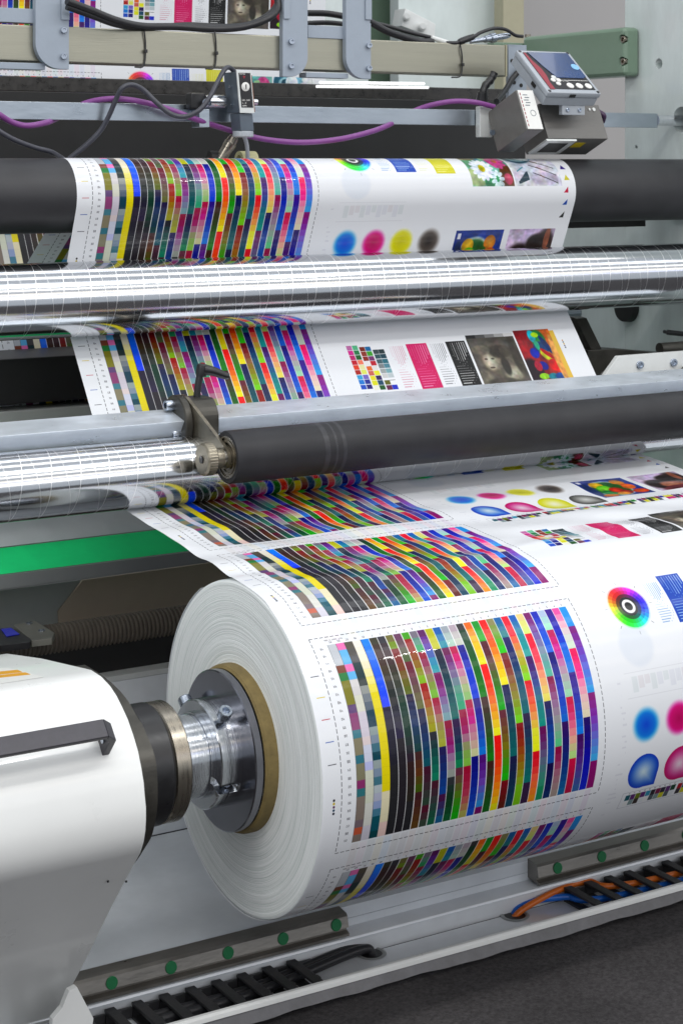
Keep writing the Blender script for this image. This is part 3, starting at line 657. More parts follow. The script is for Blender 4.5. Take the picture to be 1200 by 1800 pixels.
roll = thing('paper_roll', 'big wound roll of printed film with a brown cardboard core', 'roll', (X0 + .57, AX[0], AX[1] - RR))
bm = B(); o_ = (X0, AX[0], AX[1])
prof = [(.012, .12)] + [(.0, .124 + i * .001) for i in range(0)]
n = 60
for i in range(n + 1):
    r = .1245 + (.2455 - .1245) * i / n
    prof.append((.00015 * math.sin(i * 1.9) + .0003 * math.sin(i * .37), r))
prof += [(.0008, .2475), (.0025, .2492), (.006, RR), (WEB_W - .002, RR), (WEB_W, .24), (WEB_W, .12)]
lathe(bm, o_, (1, 0, 0), prof, 160, closed=True); mk('wound_film', bm, M['wound'], roll)
bm = B(); lathe(bm, o_, (1, 0, 0), [(-.020, .1195), (-.017, .1235), (-.012, .1252), (.03, .1252), (.03, .112), (-.014, .112)], 96, closed=True); mk('core', bm, M['core'], roll)

# ------------------------------------------------------------------ chuck that holds the roll
ch = thing('roll_chuck', 'stepped shiny steel chuck gripping the end of the big roll', 'chuck', (1.19, AX[0], AX[1] - .12))
def axl(name, prof, m, parent=ch, n=96, lab=None):
    bm = B(); lathe(bm, (0, AX[0], AX[1]), (1, 0, 0), prof, n); return mk(name, bm, m, parent, label=lab)
axl('flange', [(1.268, 0), (1.268, .1175), (1.2695, .1195), (1.280, .1195), (1.2815, .118), (1.2815, 0)], M['flange'])
col_o = axl('collar', [(1.232, .060), (1.232, .0785), (1.234, .0805), (1.2495, .0805), (1.2505, .0798), (1.2515, .0805), (1.2679, .0805), (1.2679, .060)], M['chuck'], n=128)
axl('sleeve', [(1.180, 0), (1.180, .0615), (1.2215, .0615), (1.222, .0605), (1.2235, .0605), (1.224, .0635), (1.2318, .0635), (1.2318, 0)], M['chuck'])
axl('bearing_ring', [(1.156, 0), (1.156, .0855), (1.158, .0875), (1.180, .0875), (1.182, .0855), (1.182, .05), (1.1815, 0)], M['tan'])
axl('seal_ring', [(1.116, 0), (1.116, .085), (1.120, .0885), (1.152, .0885), (1.1558, .086), (1.1558, 0)], M['blackplastic'])
axl('hub', [(1.085, 0), (1.085, .070), (1.116, .070), (1.116, 0)], M['black'])
def on_collar(x, y):
    r = ray(x, y); a = r[1] ** 2 + r[2] ** 2; b = -2 * (r[1] * AX[0] + r[2] * AX[1]); c = AX[0] ** 2 + AX[1] ** 2 - .0805 ** 2
    k = (-b - math.sqrt(max(0, b * b - 4 * a * c))) / 2 / a; return Vector((r[0] * k, r[1] * k, r[2] * k))
for (x, y, up) in ((383, 1268, .012), (313, 1266, .004)):
    p = on_collar(x, y) if x > 350 else Vector(atX(316, 1262, 1.247))
    nrm = Vector((0, p.y - AX[0], p.z - AX[1])).normalized()
    if x < 350: p = Vector((1.247, AX[0] + .0805 * .75, AX[1] + .0805 * .66)); nrm = Vector((0, .75, .66))
    if x > 350: p.x = 1.246
    bm = B()
    for k in range(7): lathe(bm, p + nrm * (k * .0022 - .002), nrm, [(0, 0), (0, .0040), (.0011, .0048), (.0022, .0040), (.0022, 0)], 16)
    socket_screw(bm, p + nrm * up, nrm, .0105, .0135, 24); s_ = mk('screw', bm, M['screw'], ch)
# slot in the collar
p = on_collar(405, 1387); p.x = 1.250; nrm = Vector((0, p.y - AX[0], p.z - AX[1])).normalized(); tg = nrm.cross(Vector((1, 0, 0))).normalized()
bm = B(); q = []
for k in range(24):
    a_ = 2 * math.pi * k / 24; sx_ = .006 if math.cos(a_) > 0 else -.024
    q.append(p + nrm * .01 + Vector((1, 0, 0)) * (sx_ + .0075 * math.cos(a_)) + tg * (.0075 * math.sin(a_)))
prismg(bm, q, -nrm * .028); cut(col_o, bm)
bm = B(); lathe(bm, p - nrm * .016, nrm, [(0, 0), (0, .006), (.006, .006), (.008, .004), (.008, 0)], 16); mk('lock_screw', bm, M['screw'], ch)

# ------------------------------------------------------------------ white arm housing, left
arm = thing('arm_housing', 'big white rounded arm housing with black handle and orange sticker', 'machine arm', (.75, AX[0], -CAMZ))
XE = 1.06
pp = [(.33, .10), (.186, .126), (.09, .140), (-.003, .154)]
for q in [(162, 1177), (180, 1189), (195, 1205), (206, 1222), (215, 1240), (226, 1264), (235, 1290), (244, 1320), (250, 1350), (254, 1375), (256, 1400), (258, 1420), (258, 1440), (257, 1460), (254, 1480), (248, 1500), (225, 1542), (200, 1590), (160, 1672), (130, 1730), (96, 1795), (75, 1840)]:
    a_ = atX(*q, XE); pp.append((a_[1] - AX[0], a_[2] - AX[1]))
pp = pp[:3] + pp[4:]
zmin = -CAMZ - AX[1]
last = pp[-1]; pp += [(last[0] + .02, zmin + .001), (.40, zmin + .001), (.40, .05)]
prof = [(AX[0] + a_, AX[1] + b_) for a_, b_ in pp]
bm = B(); prism(bm, prof, .30, XE)
ed = [e for e in bm.edges if all(abs(v.co.x - XE) < 1e-6 for v in e.verts)]
bmesh.ops.bevel(bm, geom=ed, offset=.0025, segments=3, profile=.5, affect='EDGES')
mk('shell', bm, M['white'], arm, sharp=28)
pe = []
for q in [(150, 1168), (178, 1185), (205, 1207), (226, 1232), (240, 1256), (252, 1275), (262, 1299), (271, 1322), (276, 1345), (278, 1377), (278, 1405), (276, 1431), (268, 1468), (256, 1490), (236, 1520), (200, 1560)]:
    a_ = atX(*q, 1.084); pe.append((a_[1], a_[2]))
pe = [(v.x, v.y) for v in smooth_pts([Vector((a_, b_, 0)) for a_, b_ in pe], 4)]
pe = [(AX[0] + .20, AX[1] + .08)] + pe + [(AX[0] + .1, AX[1] - .2), (AX[0] + .2, AX[1] - .15)]
bm = B(); prism(bm, pe, XE + .0005, 1.084, .0012); mk('end_plate', bm, M['dark'], arm, sharp=28)
for q in ((190, 1549), (222, 1549)):
    n_ = Vector((0, -.87, -.48)).normalized(); bm = B(); v0 = Vector((0, prof[18][0], prof[18][1])); v1 = Vector((0, prof[21][0], prof[21][1])); d_ = v1 - v0; n_ = Vector((0, d_.z, -d_.y)).normalized(); n_ = n_ if n_.y < 0 else -n_
    r_ = Vector(ray(*q)); p = r_ * (v0.dot(n_) / r_.dot(n_)); disc(bm, p - n_ * .0005, n_, .0016, .002, 12); mk('rivet', bm, M['ink'], arm)
# bar handle: flat bar on two bent legs
hc = Vector((0, AX[0] - .185, AX[1] + .126)); nn = Vector((0, -.70, .714)).normalized(); tt = Vector((0, -.714, -.70)).normalized()
hd = B()
fbox(hd, Vector((.845, hc.y, hc.z)) - tt * .0135 - nn * .005, (1, 0, 0), tt, nn, .155, .027, .009, .0018)
h_o = mk('handle', hd, M['handle'], arm)
for xs, sg in ((1.0, 1), (.845, -1)):
    bm = B(); base = Vector((xs, hc.y, hc.z))
    q = [base - nn * .005 - tt * .0135, base + nn * .004 - tt * .0135, base + Vector((.016 * sg, 0, 0)) - nn * .012 - tt * .0135, base + Vector((.018 * sg, 0, 0)) - nn * .072 - tt * .0135, base + Vector((.007 * sg, 0, 0)) - nn * .072 - tt * .0135, base + Vector((.006 * sg, 0, 0)) - nn * .016 - tt * .0135]
    prismg(bm, q, tt * .027, .0012); g_ = mk('handle_leg', bm, M['handle'], h_o)
    bm = B(); socket_screw(bm, base + Vector((.004 * sg, 0, 0)) - nn * .030, Vector((sg, 0, 0)), .005, .005, 16); mk('screw', bm, M['screw'], h_o)
# sticker on the flat top: white with two orange blocks and small print
def on_top(x, y, lift=.0):                           # plane of the shell's front upper facet
    p0 = Vector((0, AX[0] + pp[2][0], AX[1] + pp[2][1])); p1 = Vector((0, AX[0] + pp[3][0], AX[1] + pp[3][1]))
    d_ = (p1 - p0); n_ = Vector((0, -d_.z, d_.y)); n_ = n_ if n_.z > 0 else -n_; n_.normalize()
    r = Vector(ray(x, y)); k = (p0 + n_ * lift).dot(n_) / r.dot(n_); return r * k
def patch_on(fn, quad, m, name, parent, lift=.0004, th=.0003):
    bm = B(); P = [fn(x, y, lift) for x, y in quad]; n_ = (P[1] - P[0]).cross(P[2] - P[0]).normalized()
    if n_.z < 0: n_ = -n_
    prismg(bm, P, n_ * th); return mk(name, bm, m, parent)
stk = patch_on(on_top, [(-20, 1176), (14, 1174), (78, 1190), (-20, 1205)], M['labelwhite'], 'sticker', arm)
patch_on(on_top, [(-18, 1182.5), (31, 1177.5), (40, 1181.5), (-18, 1187.5)], M['orangeprint'], 'orange_block', stk, .0009)
patch_on(on_top, [(-18, 1189), (45, 1182), (54, 1185.5), (-18, 1193)], M['orangeprint'], 'orange_block', stk, .0009)
# white foot below the housing
bm = B(); F0 = [atY(*q, 2.45) for q in ((122, 1742), (136, 1735), (165, 1790), (160, 1830), (92, 1830), (93, 1792), (110, 1772))]
prismg(bm, F0, (0, .012, 0), .0008); mk('foot_cover', bm, M['white'], arm)

# ------------------------------------------------------------------ machine base with rails, tray and chains
YR = 2.58
base = thing('machine_base', 'long white machine base with cable tray, low along the floor under the roll', 'machine base', (1.9, 2.7, -CAMZ))
XL, XR = .55, 3.3
bm = B(); prism(bm, [(YR + .012, -1.254), (3.05, -1.254), (3.05, -1.275), (YR + .012, -1.275)], XL, XR, .0012); mk('deck', bm, M['base'], base)
bm = B(); prism(bm, [(YR + .012, -1.2752), (3.05, -1.2752), (3.05, -1.338), (2.572, -1.338), (2.572, -1.293), (YR + .012, -1.293)], XL, XR); mk('body', bm, M['base'], base)
bm = B(); prism(bm, [(YR + .0118, -1.288), (YR - .020, -1.292), (YR - .022, -1.296), (YR - .012, -1.2985), (YR - .008, -1.33), (YR + .0118, -1.33)], XL, XR, .0008); mk('ledge', bm, M['base'], base)
bm = B(); prism(bm, [(2.567, -1.329), (2.472, -1.329), (2.472, -1.336), (2.567, -1.336)], XL, XR); mk('tray', bm, M['base'], base)
bm = B(); prism(bm, [(2.466, -1.3285), (2.466, -1.302), (2.462, -1.300), (2.456, -1.300), (2.453, -1.303), (2.452, -1.310), (2.459, -1.313), (2.460, -1.3285)], XL, XR, .0008); mk('front_lip', bm, M['white'], base)
bm = B(); prism(bm, [(2.478, -1.3295), (2.478, -1.3395), (2.57, -1.3395), (2.57, -1.3295)], XL, XR); mk('plinth', bm, M['black'], base)
bm = B(); nfl = 160; top_, bot_ = [], []
for i in range(nfl + 1):
    x_ = XL + (XR - XL) * i / nfl; top_.append(bm.verts.new((x_, 2.4555, -1.3115))); wv = .0012 * math.sin(x_ * 9) + .001 * math.sin(x_ * 31 + 1) + .0006 * math.sin(x_ * 77)
    bot_.append(bm.verts.new((x_, 2.446 + wv * .8, -1.3265 + wv * .7)))
for i in range(nfl): bm.faces.new((top_[i], top_[i + 1], bot_[i + 1], bot_[i]))
mk('sealing_film', bm, mat('wrinkled_sealing_film', '#58585c', .3, 0, noise=.3, nscale=25, bump=.5, bscale=30), base, sharp=180)
bm = B(); prism(bm, [(3.052, -1.254), (3.072, -1.254), (3.072, -.955), (3.052, -.955)], XL, XR, .002); mk('rear_panel', bm, M['base'], base)
bm = B(); prism(bm, [(3.0515, -.9548), (3.12, -.9548), (3.12, -.945), (3.0515, -.945)], XL, XR, .001); mk('trim', bm, M['lightplate'], base)

def make_rail(x0, x1, caps, label):
    t = thing('linear_rail', label, 'rail', ((x0 + x1) / 2, YR, -1.288), 'linear rails on the machine base')
    h = .0335; z0 = -1.2865
    pr = [(YR + .0118, z0 + h + .003), (YR - .012, z0 + h), (YR - .016, z0 + h - .004), (YR - .020, z0 + .012), (YR - .013, z0 + .009), (YR - .013, z0 + .006), (YR - .022, z0 + .003), (YR - .022, z0 - .0015), (YR + .0118, z0 + .003)]
    bm = B(); prism(bm, pr, x0, x1); mk('rail_bar', bm, M['rail'], t, sharp=20)
    first = None
    for x in caps:
        if first is None:
            bm = B(); dd = Vector((0, -1, .14)).normalized(); lathe(bm, (x, YR - .0185, z0 + .0205), dd, [(-.004, 0), (-.004, .0098), (.0012, .0098), (.0018, .009), (.0018, 0)], 28)
            first = mk('cap', bm, M['greencap'], t); fx = x
        else: dup(first, (x - fx, 0, 0))
    return t
make_rail(.95, 1.58, [1.05 + .1013 * i for i in range(6)][:6], 'guide rail with green caps, the one below the end of the big roll')
make_rail(1.977, 3.25, [2.021 + .102 * i for i in range(5)], 'guide rail with green caps, the one above the orange and blue cables')

def make_chain(x0, n, label):
    t = thing('cable_chain', label, 'cable chain', (x0, 2.51, -1.329), 'cable chains lying in the tray'); pitch = .046
    bm = B(); zt = -1.303; zb = -1.3288; y0, y1 = 2.470, 2.561
    box(bm, 0.0, .017, y0, y1, zt - .005, zt, .0012)                    # flat cross bar over the cables
    box(bm, 0.0, .017, y0, y1, zb, zb + .004)
    for ys in (y0, y1 - .006):
        box(bm, .0172, pitch - .0004, ys, ys + .006, zb + .003, zt - .006, .0012)
        box(bm, .001, .0168, ys + .0005, ys + .0055, zb + .0042, zt - .0052)
    for yy in (y0 + .014, y1 - .020): box(bm, .0172, .0215, yy, yy + .012, zt - .010, zt - .002, .001)
    for v in bm.verts: v.co.x += x0
    l0 = mk('link', bm, M['link'], t)
    for k in range(1, n): dup(l0, (pitch * k, 0, 0))
    return t
make_chain(1.0, 11, 'black plastic cable chain in the tray, the left one in front of the roll end')
xs0 = atZ(1006, 1575, -1.31)[0]
make_chain(xs0, 22, 'black plastic cable chain carrying orange and blue cables, the right one in the tray')
def zt(x, y, z): return atZ(x, y, z)
xr0 = xs0
holeR = atZ(904, 1609, -1.3285)[:2]; holeL = atZ(652, 1676, -1.3285)[:2]
for (hx, hy) in (holeR, holeL):
    bm = B(); lathe(bm, (hx, hy, -1.3292), (0, 0, 1), [(0, .019), (0, .024), (.0012, .026), (.0025, .022), (.0012, .019)], 32, closed=True)
    g_ = mk('grommet', bm, M['greymid'], base)
    bm = B(); disc(bm, (hx, hy, -1.3289), (0, 0, 1), .0189, .0004, 32); mk('hole', bm, M['black'], base)
hxr, hyr = holeR; hxl, hyl = holeL
gp = xs0 - hxr
bm = B(); tube(bm, [(hxr - .004, hyr, -1.334), (hxr + gp * .12, hyr - .002, -1.322), (hxr + gp * .45, hyr + .001, -1.314), (hxr + gp * .9, hyr + .006, -1.308), (xs0 + .06, hyr + .012, -1.309), (xs0 + .20, 2.522, -1.313), (3.2, 2.527, -1.315)], .0056, 14)
mk('orange_cable', bm, M['orange'], label='orange cable coming out of the tray grommet into the right chain', cat='cable')
bm = B(); tube(bm, [(hxr + .002, hyr + .009, -1.334), (hxr + gp * .15, hyr + .010, -1.323), (hxr + gp * .5, hyr + .010, -1.318), (hxr + gp * .95, hyr - .004, -1.317), (xs0 + .15, 2.502, -1.317), (3.2, 2.502, -1.318)], .0058, 14)
mk('blue_cable', bm, M['blue'], label='blue cable lying beside the orange cable in the tray', cat='cable')
bm = B(); tube(bm, [(1.20, 2.512, -1.317), (1.38, 2.512, -1.316), (hxl - .03, hyl - .004, -1.316), (hxl + .002, hyl - .002, -1.330)], .0080, 14)
mk('black_cable', bm, M['blackcable'], label='thick black cable running from the left chain into the tray grommet', cat='cable')
bm = B(); tube(bm, [(1.20, 2.530, -1.317), (1.38, 2.532, -1.316), (hxl - .03, hyl + .012, -1.315), (hxl + .004, hyl + .008, -1.330)], .0060, 14)
mk('black_cable', bm, M['blackcable'], label='thinner black cable behind the thick one at the tray grommet', cat='cable')

# ------------------------------------------------------------------ rollers
def roller(name, c, x0, x1, m, label, cat, r=None, group=None):
    t = thing(name, label, cat, ((x0 + x1) / 2, c[0], c[1] - c[2]), group)
    bm = B(); uv = bm.loops.layers.uv.new('UVMap'); r = r or c[2]
    lathe(bm, (0, c[0], c[1]), (1, 0, 0), [(x0, 0), (x0, r - .003), (x0 + .003, r), (x1 - .003, r), (x1, r - .003), (x1, 0)], 96, uv); mk('roller_shell', bm, m, t)
    bm = B(); lathe(bm, (0, c[0], c[1]), (1, 0, 0), [(x0 - .08, 0), (x0 - .08, .018), (x0 - .0002, .018), (x0 - .0002, 0)], 32); mk('shaft', bm, M['steel'], t)
    bm = B(); lathe(bm, (0, c[0], c[1]), (1, 0, 0), [(x1 + .0002, 0), (x1 + .0002, .018), (x1 + .06, .018), (x1 + .06, 0)], 32); mk('shaft', bm, M['steel'], t)
    return t
roller('rubber_roller', RA, .70, 2.846, M['rubber'], 'thick black rubber roller at the top with printed film wrapped over it', 'roller')
roller('steel_roller', RB, .70, 2.846, M['scored'], 'upper polished steel roller with fine spiral score lines, below the black roller', 'roller', group='scored steel rollers')
roller('steel_roller', RD, .70, 2.846, M['scored'], 'lower polished steel roller with fine spiral score lines, above the green strip', 'roller', group='scored steel rollers')

# milled bar in front of the web with clamp, arm and nip roller
pC = [atY(0, 742, 2.925)[1:], atY(0, 767, 2.862)[1:], atY(0, 795, 2.882)[1:]]
p4 = (pC[0][0] + pC[2][0] - pC[1][0], pC[0][1] + pC[2][1] - pC[1][1])
bm = B(); prism(bm, pC + [p4], .70, 2.80, .0015)
mk('mounting_bar', bm, M['bar'], label='bright milled aluminium bar crossing in front of the film, carrying the nip roller bracket', cat='bar')
cb = ((pC[0][0] + pC[2][0]) / 2, (pC[0][1] + pC[2][1]) / 2)
RE = (2.745, -.505, .0455)
br = thing('roller_bracket', 'dark round clamp bracket with arm, knurled knob and black lever, holding the grey roller', 'bracket', (1.42, cb[0], cb[1] - .05))
XB = atY(306, 743, cb[0])[0]
bm = B(); ex = (1, 0, 0)
lathe(bm, (XB, cb[0], cb[1]), ex, [(0, 0), (0, .0465), (.002, .049), (.013, .049), (.015, .047), (.015, 0)], 64); pl = mk('clamp_plate', bm, M['dark'], br)
bm = B(); prof = []
for k in range(40):
    a_ = 2 * math.pi * k / 40; y_, z_ = -.049 * math.sin(a_), .049 * math.cos(a_)
    z_ = min(z_, .043); y_ = max(y_, -.047); prof.append((cb[0] + y_, cb[1] + z_))
prism(bm, prof, XB + .022, XB + .066, .0012); mk('clamp_block', bm, M['dark'], br)
# swing arm: plate between clamp and knob
def hull2(c1, r1, c2, r2, n=18):
    c1, c2 = Vector((c1[0], c1[1])), Vector((c2[0], c2[1])); d = (c2 - c1); L = d.length; a0 = math.atan2(d.y, d.x); be = math.acos((r1 - r2) / L)
    out = []
    for k in range(n + 1): a_ = a0 + be + (2 * math.pi - 2 * be) * k / n; out.append((c1.x + r1 * math.cos(a_), c1.y + r1 * math.sin(a_)))
    for k in range(n + 1): a_ = a0 - be + 2 * be * k / n; out.append((c2.x + r2 * math.cos(a_), c2.y + r2 * math.sin(a_)))
    return out
bm = B(); prism(bm, hull2(cb, .0485, RE[:2], .0190), XB + .0152, XB + .0218); mk('swing_arm', bm, M['tanarm'], br)
rim = hull2(cb, .0485, RE[:2], .0190)
XK = 1.412
bm = B(); lathe(bm, (0, RE[0], RE[1]), ex, [(XK + .010, 0), (XK + .010, .0175), (1.437, .0175), (1.437, 0)], 48); mk('arm_boss', bm, M['tanarm'], br)
bm = B(); nk = 72; ring0 = []
for xx, rr, kn in ((XK - .012, .0245, 0), (XK - .010, .0268, 0), (XK - .009, .0275, 1), (XK + .006, .0275, 1), (XK + .008, .026, 0), (XK + .009, .020, 0)):
    ring0.append([bm.verts.new((xx, RE[0] + (rr + (.0007 if kn and k % 2 else 0)) * math.cos(2 * math.pi * k / nk), RE[1] + (rr + (.0007 if kn and k % 2 else 0)) * math.sin(2 * math.pi * k / nk))) for k in range(nk)])
fs = [bm.faces.new(ring0[0]), bm.faces.new(ring0[-1][::-1])]
for a_, b_ in zip(ring0, ring0[1:]):
    for k in range(nk): fs.append(bm.faces.new((a_[k], b_[k], b_[(k + 1) % nk], a_[(k + 1) % nk])))
bmesh.ops.recalc_face_normals(bm, faces=fs); kb = mk('knob', bm, M['tanarm'], br)
bm = B(); disc(bm, (XK - .0122, RE[0], RE[1]), (-1, 0, 0), .0065, .0015, 24); mk('knob_cap', bm, M['blackplastic'], kb)
for k, (x, y) in enumerate(((300, 712), (311, 762), (296, 774))):
    p = Vector(atX(x + 4, y, XB)); 
    bm = B(); socket_screw(bm, (XB + .001, p.y, p.z), (-1, 0, 0), .0098, .016, 24); b0 = mk('bolt', bm, M['screw'], br)
lv = B(); L0 = Vector(atY(336, 692, cb[0])); L0.x = XB + .045
tube(lv, [L0 + Vector((0, 0, -.01)), L0 + Vector((.004, 0, .018)), L0 + Vector((.008, 0, .036))], [.0065] * 17, 16, 8)
L1 = L0 + Vector((.009, 0, .030))
lathe(lv, L1, Vector((.15, 0, 1)).normalized(), [(0, 0), (0, .0095), (.012, .0105), (.020, .0095), (.0225, .007), (.0225, 0)], 24)
nlev = 12; tube(lv, [L1 + Vector((.004, -.002, .012)), L1 + Vector((.022, -.006, .008)), L1 + Vector((.042, -.010, .0)), L1 + Vector((.050, -.012, -.002))], [.0100 - .0045 * i / 24 for i in range(25)], 12, 8)
le = mk('clamp_lever', lv, M['blackplastic'], br)
bm = B(); disc(bm, L1 + Vector((.0035, 0, .0225)), (.15, 0, 1), .0042, .002, 16); mk('lever_screw', bm, M['red'], le)

nip = thing('nip_roller', 'dark grey rubber roller with a ball bearing in its open end', 'roller', (2.1, RE[0], RE[1] - RE[2]))
XN = 1.447
bm = B(); lathe(bm, (0, RE[0], RE[1]), ex, [(XN + .022, .0365), (XN + .001, .0365), (XN, .0375), (XN, .0440), (XN + .003, RE[2])] + [(XN + .2 + i * .1, RE[2]) for i in range(3)] + [(2.70, RE[2]), (2.70, .01)], 96); mk('rubber_sleeve', bm, M['nip'], nip)
M['wear'] = mat('worn_rubber', '#303034', .42, spec=.4, noise=.25, nscale=40, rvar=.1, stretch=(1, .3, .3))
for xa, xb in ((1.618, 1.630), (1.640, 1.646), (1.655, 1.664)):
    bm = B(); lathe(bm, (0, RE[0], RE[1]), ex, [(xa, RE[2] - .001), (xa + .001, RE[2] + .0001), (xb - .001, RE[2] + .0001), (xb, RE[2] - .001)], 96); mk('wear_band', bm, M['wear'], nip)
bm = B(); lathe(bm, (0, RE[0], RE[1]), ex, [(XN + .0005, .0364), (XN + .0005, .0340), (XN + .003, .0335), (XN + .003, .0300), (XN + .0012, .0295), (XN + .0012, .0255), (XN + .0035, .0250), (XN + .0035, .0215), (XN + .001, .021), (XN + .001, .0182), (XN + .018, .0180), (XN + .020, .0364)], 80, closed=True); mk('bearing', bm, M['tan'], nip)
bm = B(); lathe(bm, (0, RE[0], RE[1]), ex, [(1.4372, 0), (1.4372, .0135), (XN + .03, .0135), (XN + .03, 0)], 40); mk('shaft', bm, M['steel'], nip)

# ------------------------------------------------------------------ upper flat bar, sensor and cables
bm = B(); x1_ = atY(1155, 210, 3.16)[0]
box(bm, .70, x1_, 3.16, 3.172, .0815, .1145, .0008); fb = mk('flat_bar', bm, M['alu'], label='flat brushed aluminium bar above the black roller, carrying the sensors', cat='bar')
bm = B(); lathe(bm, (x1_ + .0002, 3.166, .099), ex, [(0, 0), (0, .0125), (.0905, .0125), (.0905, 0)], 32); mk('end_pin', bm, M['steel'], fb)

se = thing('register_sensor', 'dark grey optical sensor with dial on a steel clamp, hanging over the printed film', 'sensor', (1.62, 3.12, .03))
ys = 3.085; FX0 = atY(416, 160, ys)[0]; FX1 = atY(445, 160, ys)[0]
zT = atY(416, 124, ys)[2]; zB = atY(424, 198, ys)[2]; zL = atY(424, 230, ys)[2]
wS = FX1 - FX0
lean = .10
def sp_(x, y, z): return Vector((x + (zT - z) * lean, y, z))
def hexa(bm, c8, bev=0):
    v = [bm.verts.new(p) for p in c8]; fs = [bm.faces.new([v[i] for i in q]) for q in ((0, 1, 2, 3), (7, 6, 5, 4), (0, 4, 5, 1), (1, 5, 6, 2), (2, 6, 7, 3), (3, 7, 4, 0))]
    bmesh.ops.recalc_face_normals(bm, faces=fs)
    if bev: bmesh.ops.bevel(bm, geom=list({e for f in fs for e in f.edges}), offset=bev, segments=2, profile=.5, affect='EDGES')
def sbox(bm, x0, x1, y0, y1, z0, z1, bev=.0008):
    hexa(bm, [sp_(x0, y0, z0), sp_(x1, y0, z0), sp_(x1, y0, z1), sp_(x0, y0, z1), sp_(x0, y1, z0), sp_(x1, y1, z0), sp_(x1, y1, z1), sp_(x0, y1, z1)], bev)
bm = B(); sbox(bm, FX0, FX0 + wS * .86, ys + .003, ys + .055, zB, zT - .002, .0012); hs = mk('housing', bm, M['sensor'], se)
bm = B(); sbox(bm, FX0 - .0004, FX0 + wS * .86, ys, ys + .0028, zB - .0005, zT, .0005); mk('bezel', bm, M['lightplate'], se)
bm = B(); sbox(bm, FX0 + .0035, FX0 + wS * .80, ys - .0006, ys - .0001, zB + .010, zT - .004, 0); fp = mk('front_plate', bm, M['ink'], se)
bm = B(); sbox(bm, FX0 + wS * .865, FX0 + wS * 1.0, ys + .006, ys + .050, zB + .002, zT - .008, .0005); mk('side_cover', bm, M['redbrown'], se)
dz = zT - (zT - zB) * .38; dxx = FX0 + wS * .43
bm = B(); lathe(bm, sp_(dxx, ys - .0007, dz), (0, -1, 0), [(0, 0), (0, .0088), (.0012, .0088), (.0016, .008), (.0016, .0065), (.0030, .006), (.0034, .005), (.0034, 0)], 32); dl = mk('dial', bm, M['labelwhite'], se)
bm = B(); box(bm, dxx + .0028 - .001, dxx + .0028 + .001, ys - .0046, ys - .0036, dz - .0045, dz + .0045); mk('dial_mark', bm, M['ink'], dl)
bm = B(); p = sp_(dxx - .001, ys - .0007, zT - (zT - zB) * .16); q = [p + Vector((-.003, 0, .003)), p + Vector((.003, 0, .003)), p + Vector((0, 0, -.003))]; prismg(bm, q, (0, -.0004, 0)); mk('lamp_mark', bm, M['red'], fp)
def txt(s, p, ax, up, size, m, parent, name='lettering'):
    cu = bpy.data.curves.new(name, 'FONT'); cu.body = s; cu.size = size; cu.extrude = .0001; cu.align_x = 'LEFT'
    tmp = bpy.data.objects.new('tmp', cu); sc.collection.objects.link(tmp); bpy.context.view_layer.update()
    me = bpy.data.meshes.new_from_object(tmp.evaluated_get(bpy.context.evaluated_depsgraph_get())); bpy.data.objects.remove(tmp)
    o = bpy.data.objects.new(name, me); sc.collection.objects.link(o); me.materials.clear(); me.materials.append(m)
    ax = Vector(ax).normalized(); up = Vector(up).normalized(); nz = ax.cross(up)
    R_ = Matrix((ax, up, nz)).transposed()
    o.parent = parent; o.rotation_euler = R_.to_euler(); o.location = Vector(p) + Vector((0, 0, CAMZ)) - wloc(parent); return o
zz = zT - (zT - zB) * .72
for k, s in enumerate(('ON  OFF', 'L - D', 'NPN')): txt(s, sp_(FX0 + .0055, ys - .0008, zz - k * .0055), (1, 0, 0), (0, 0, 1), .0045, M['labelwhite'], fp)
txt('POWER', sp_(FX0 + .0050, ys - .0008, zT - .0075), (1, 0, 0), (0, 0, 1), .0036, M['labelwhite'], fp)
bm = B(); sbox(bm, FX0 + .001, FX0 + wS * .84, ys + .006, ys + .046, zL, zB - .0008, .002); mk('lens_block', bm, M['sensor'], se)
bm = B(); lathe(bm, sp_(FX0 + wS * .42, ys + .024, zL), (.0, 0, -1), [(0, 0), (0, .0195), (.002, .0205), (.010, .0205), (.012, .019), (.012, 0)], 40); mk('lens_ring', bm, M['lightgrey'], se)
bm = B(); zc_ = atY(380, 178, 3.13)[2]
lathe(bm, (FX0 - .045, 3.13, zc_), ex, [(0, 0), (0, .011), (.006, .0125), (.04, .0125), (.04, 0)], 32); mk('clamp_rod', bm, M['steel'], se)
bm = B(); lathe(bm, (FX0 + wS * 1.02, 3.13, zc_), ex, [(0, 0), (0, .010), (.016, .010), (.018, .006), (.032, .006), (.032, .004), (.036, 0)], 24)
mk('rod_end', bm, M['steel'], se)
bm = B(); socket_screw(bm, (FX0 - .045, 3.118, zc_ - .004), (-.9, -.4, 0), .0085, .008); mk('screw', bm, M['screw'], se)
bm = B(); box(bm, FX0 - .075, FX0 - .042, 3.132, 3.158, zc_ - .016, zc_ + .016, .004); mk('clamp_block', bm, M['blackplastic'], se)
bm = B(); box(bm, FX0 - .060, FX0 - .038, 3.125, 3.1598, .070, zc_ - .016, .001); mk('hanger', bm, M['alu'], se)
for dzv in (.0, -.036):
    bm = B(); disc(bm, sp_(FX0 - .0002, ys + .03, zT - .03 + dzv), (-1, 0, 0), .003, .003, 14); mk('screw', bm, M['screw'], se)
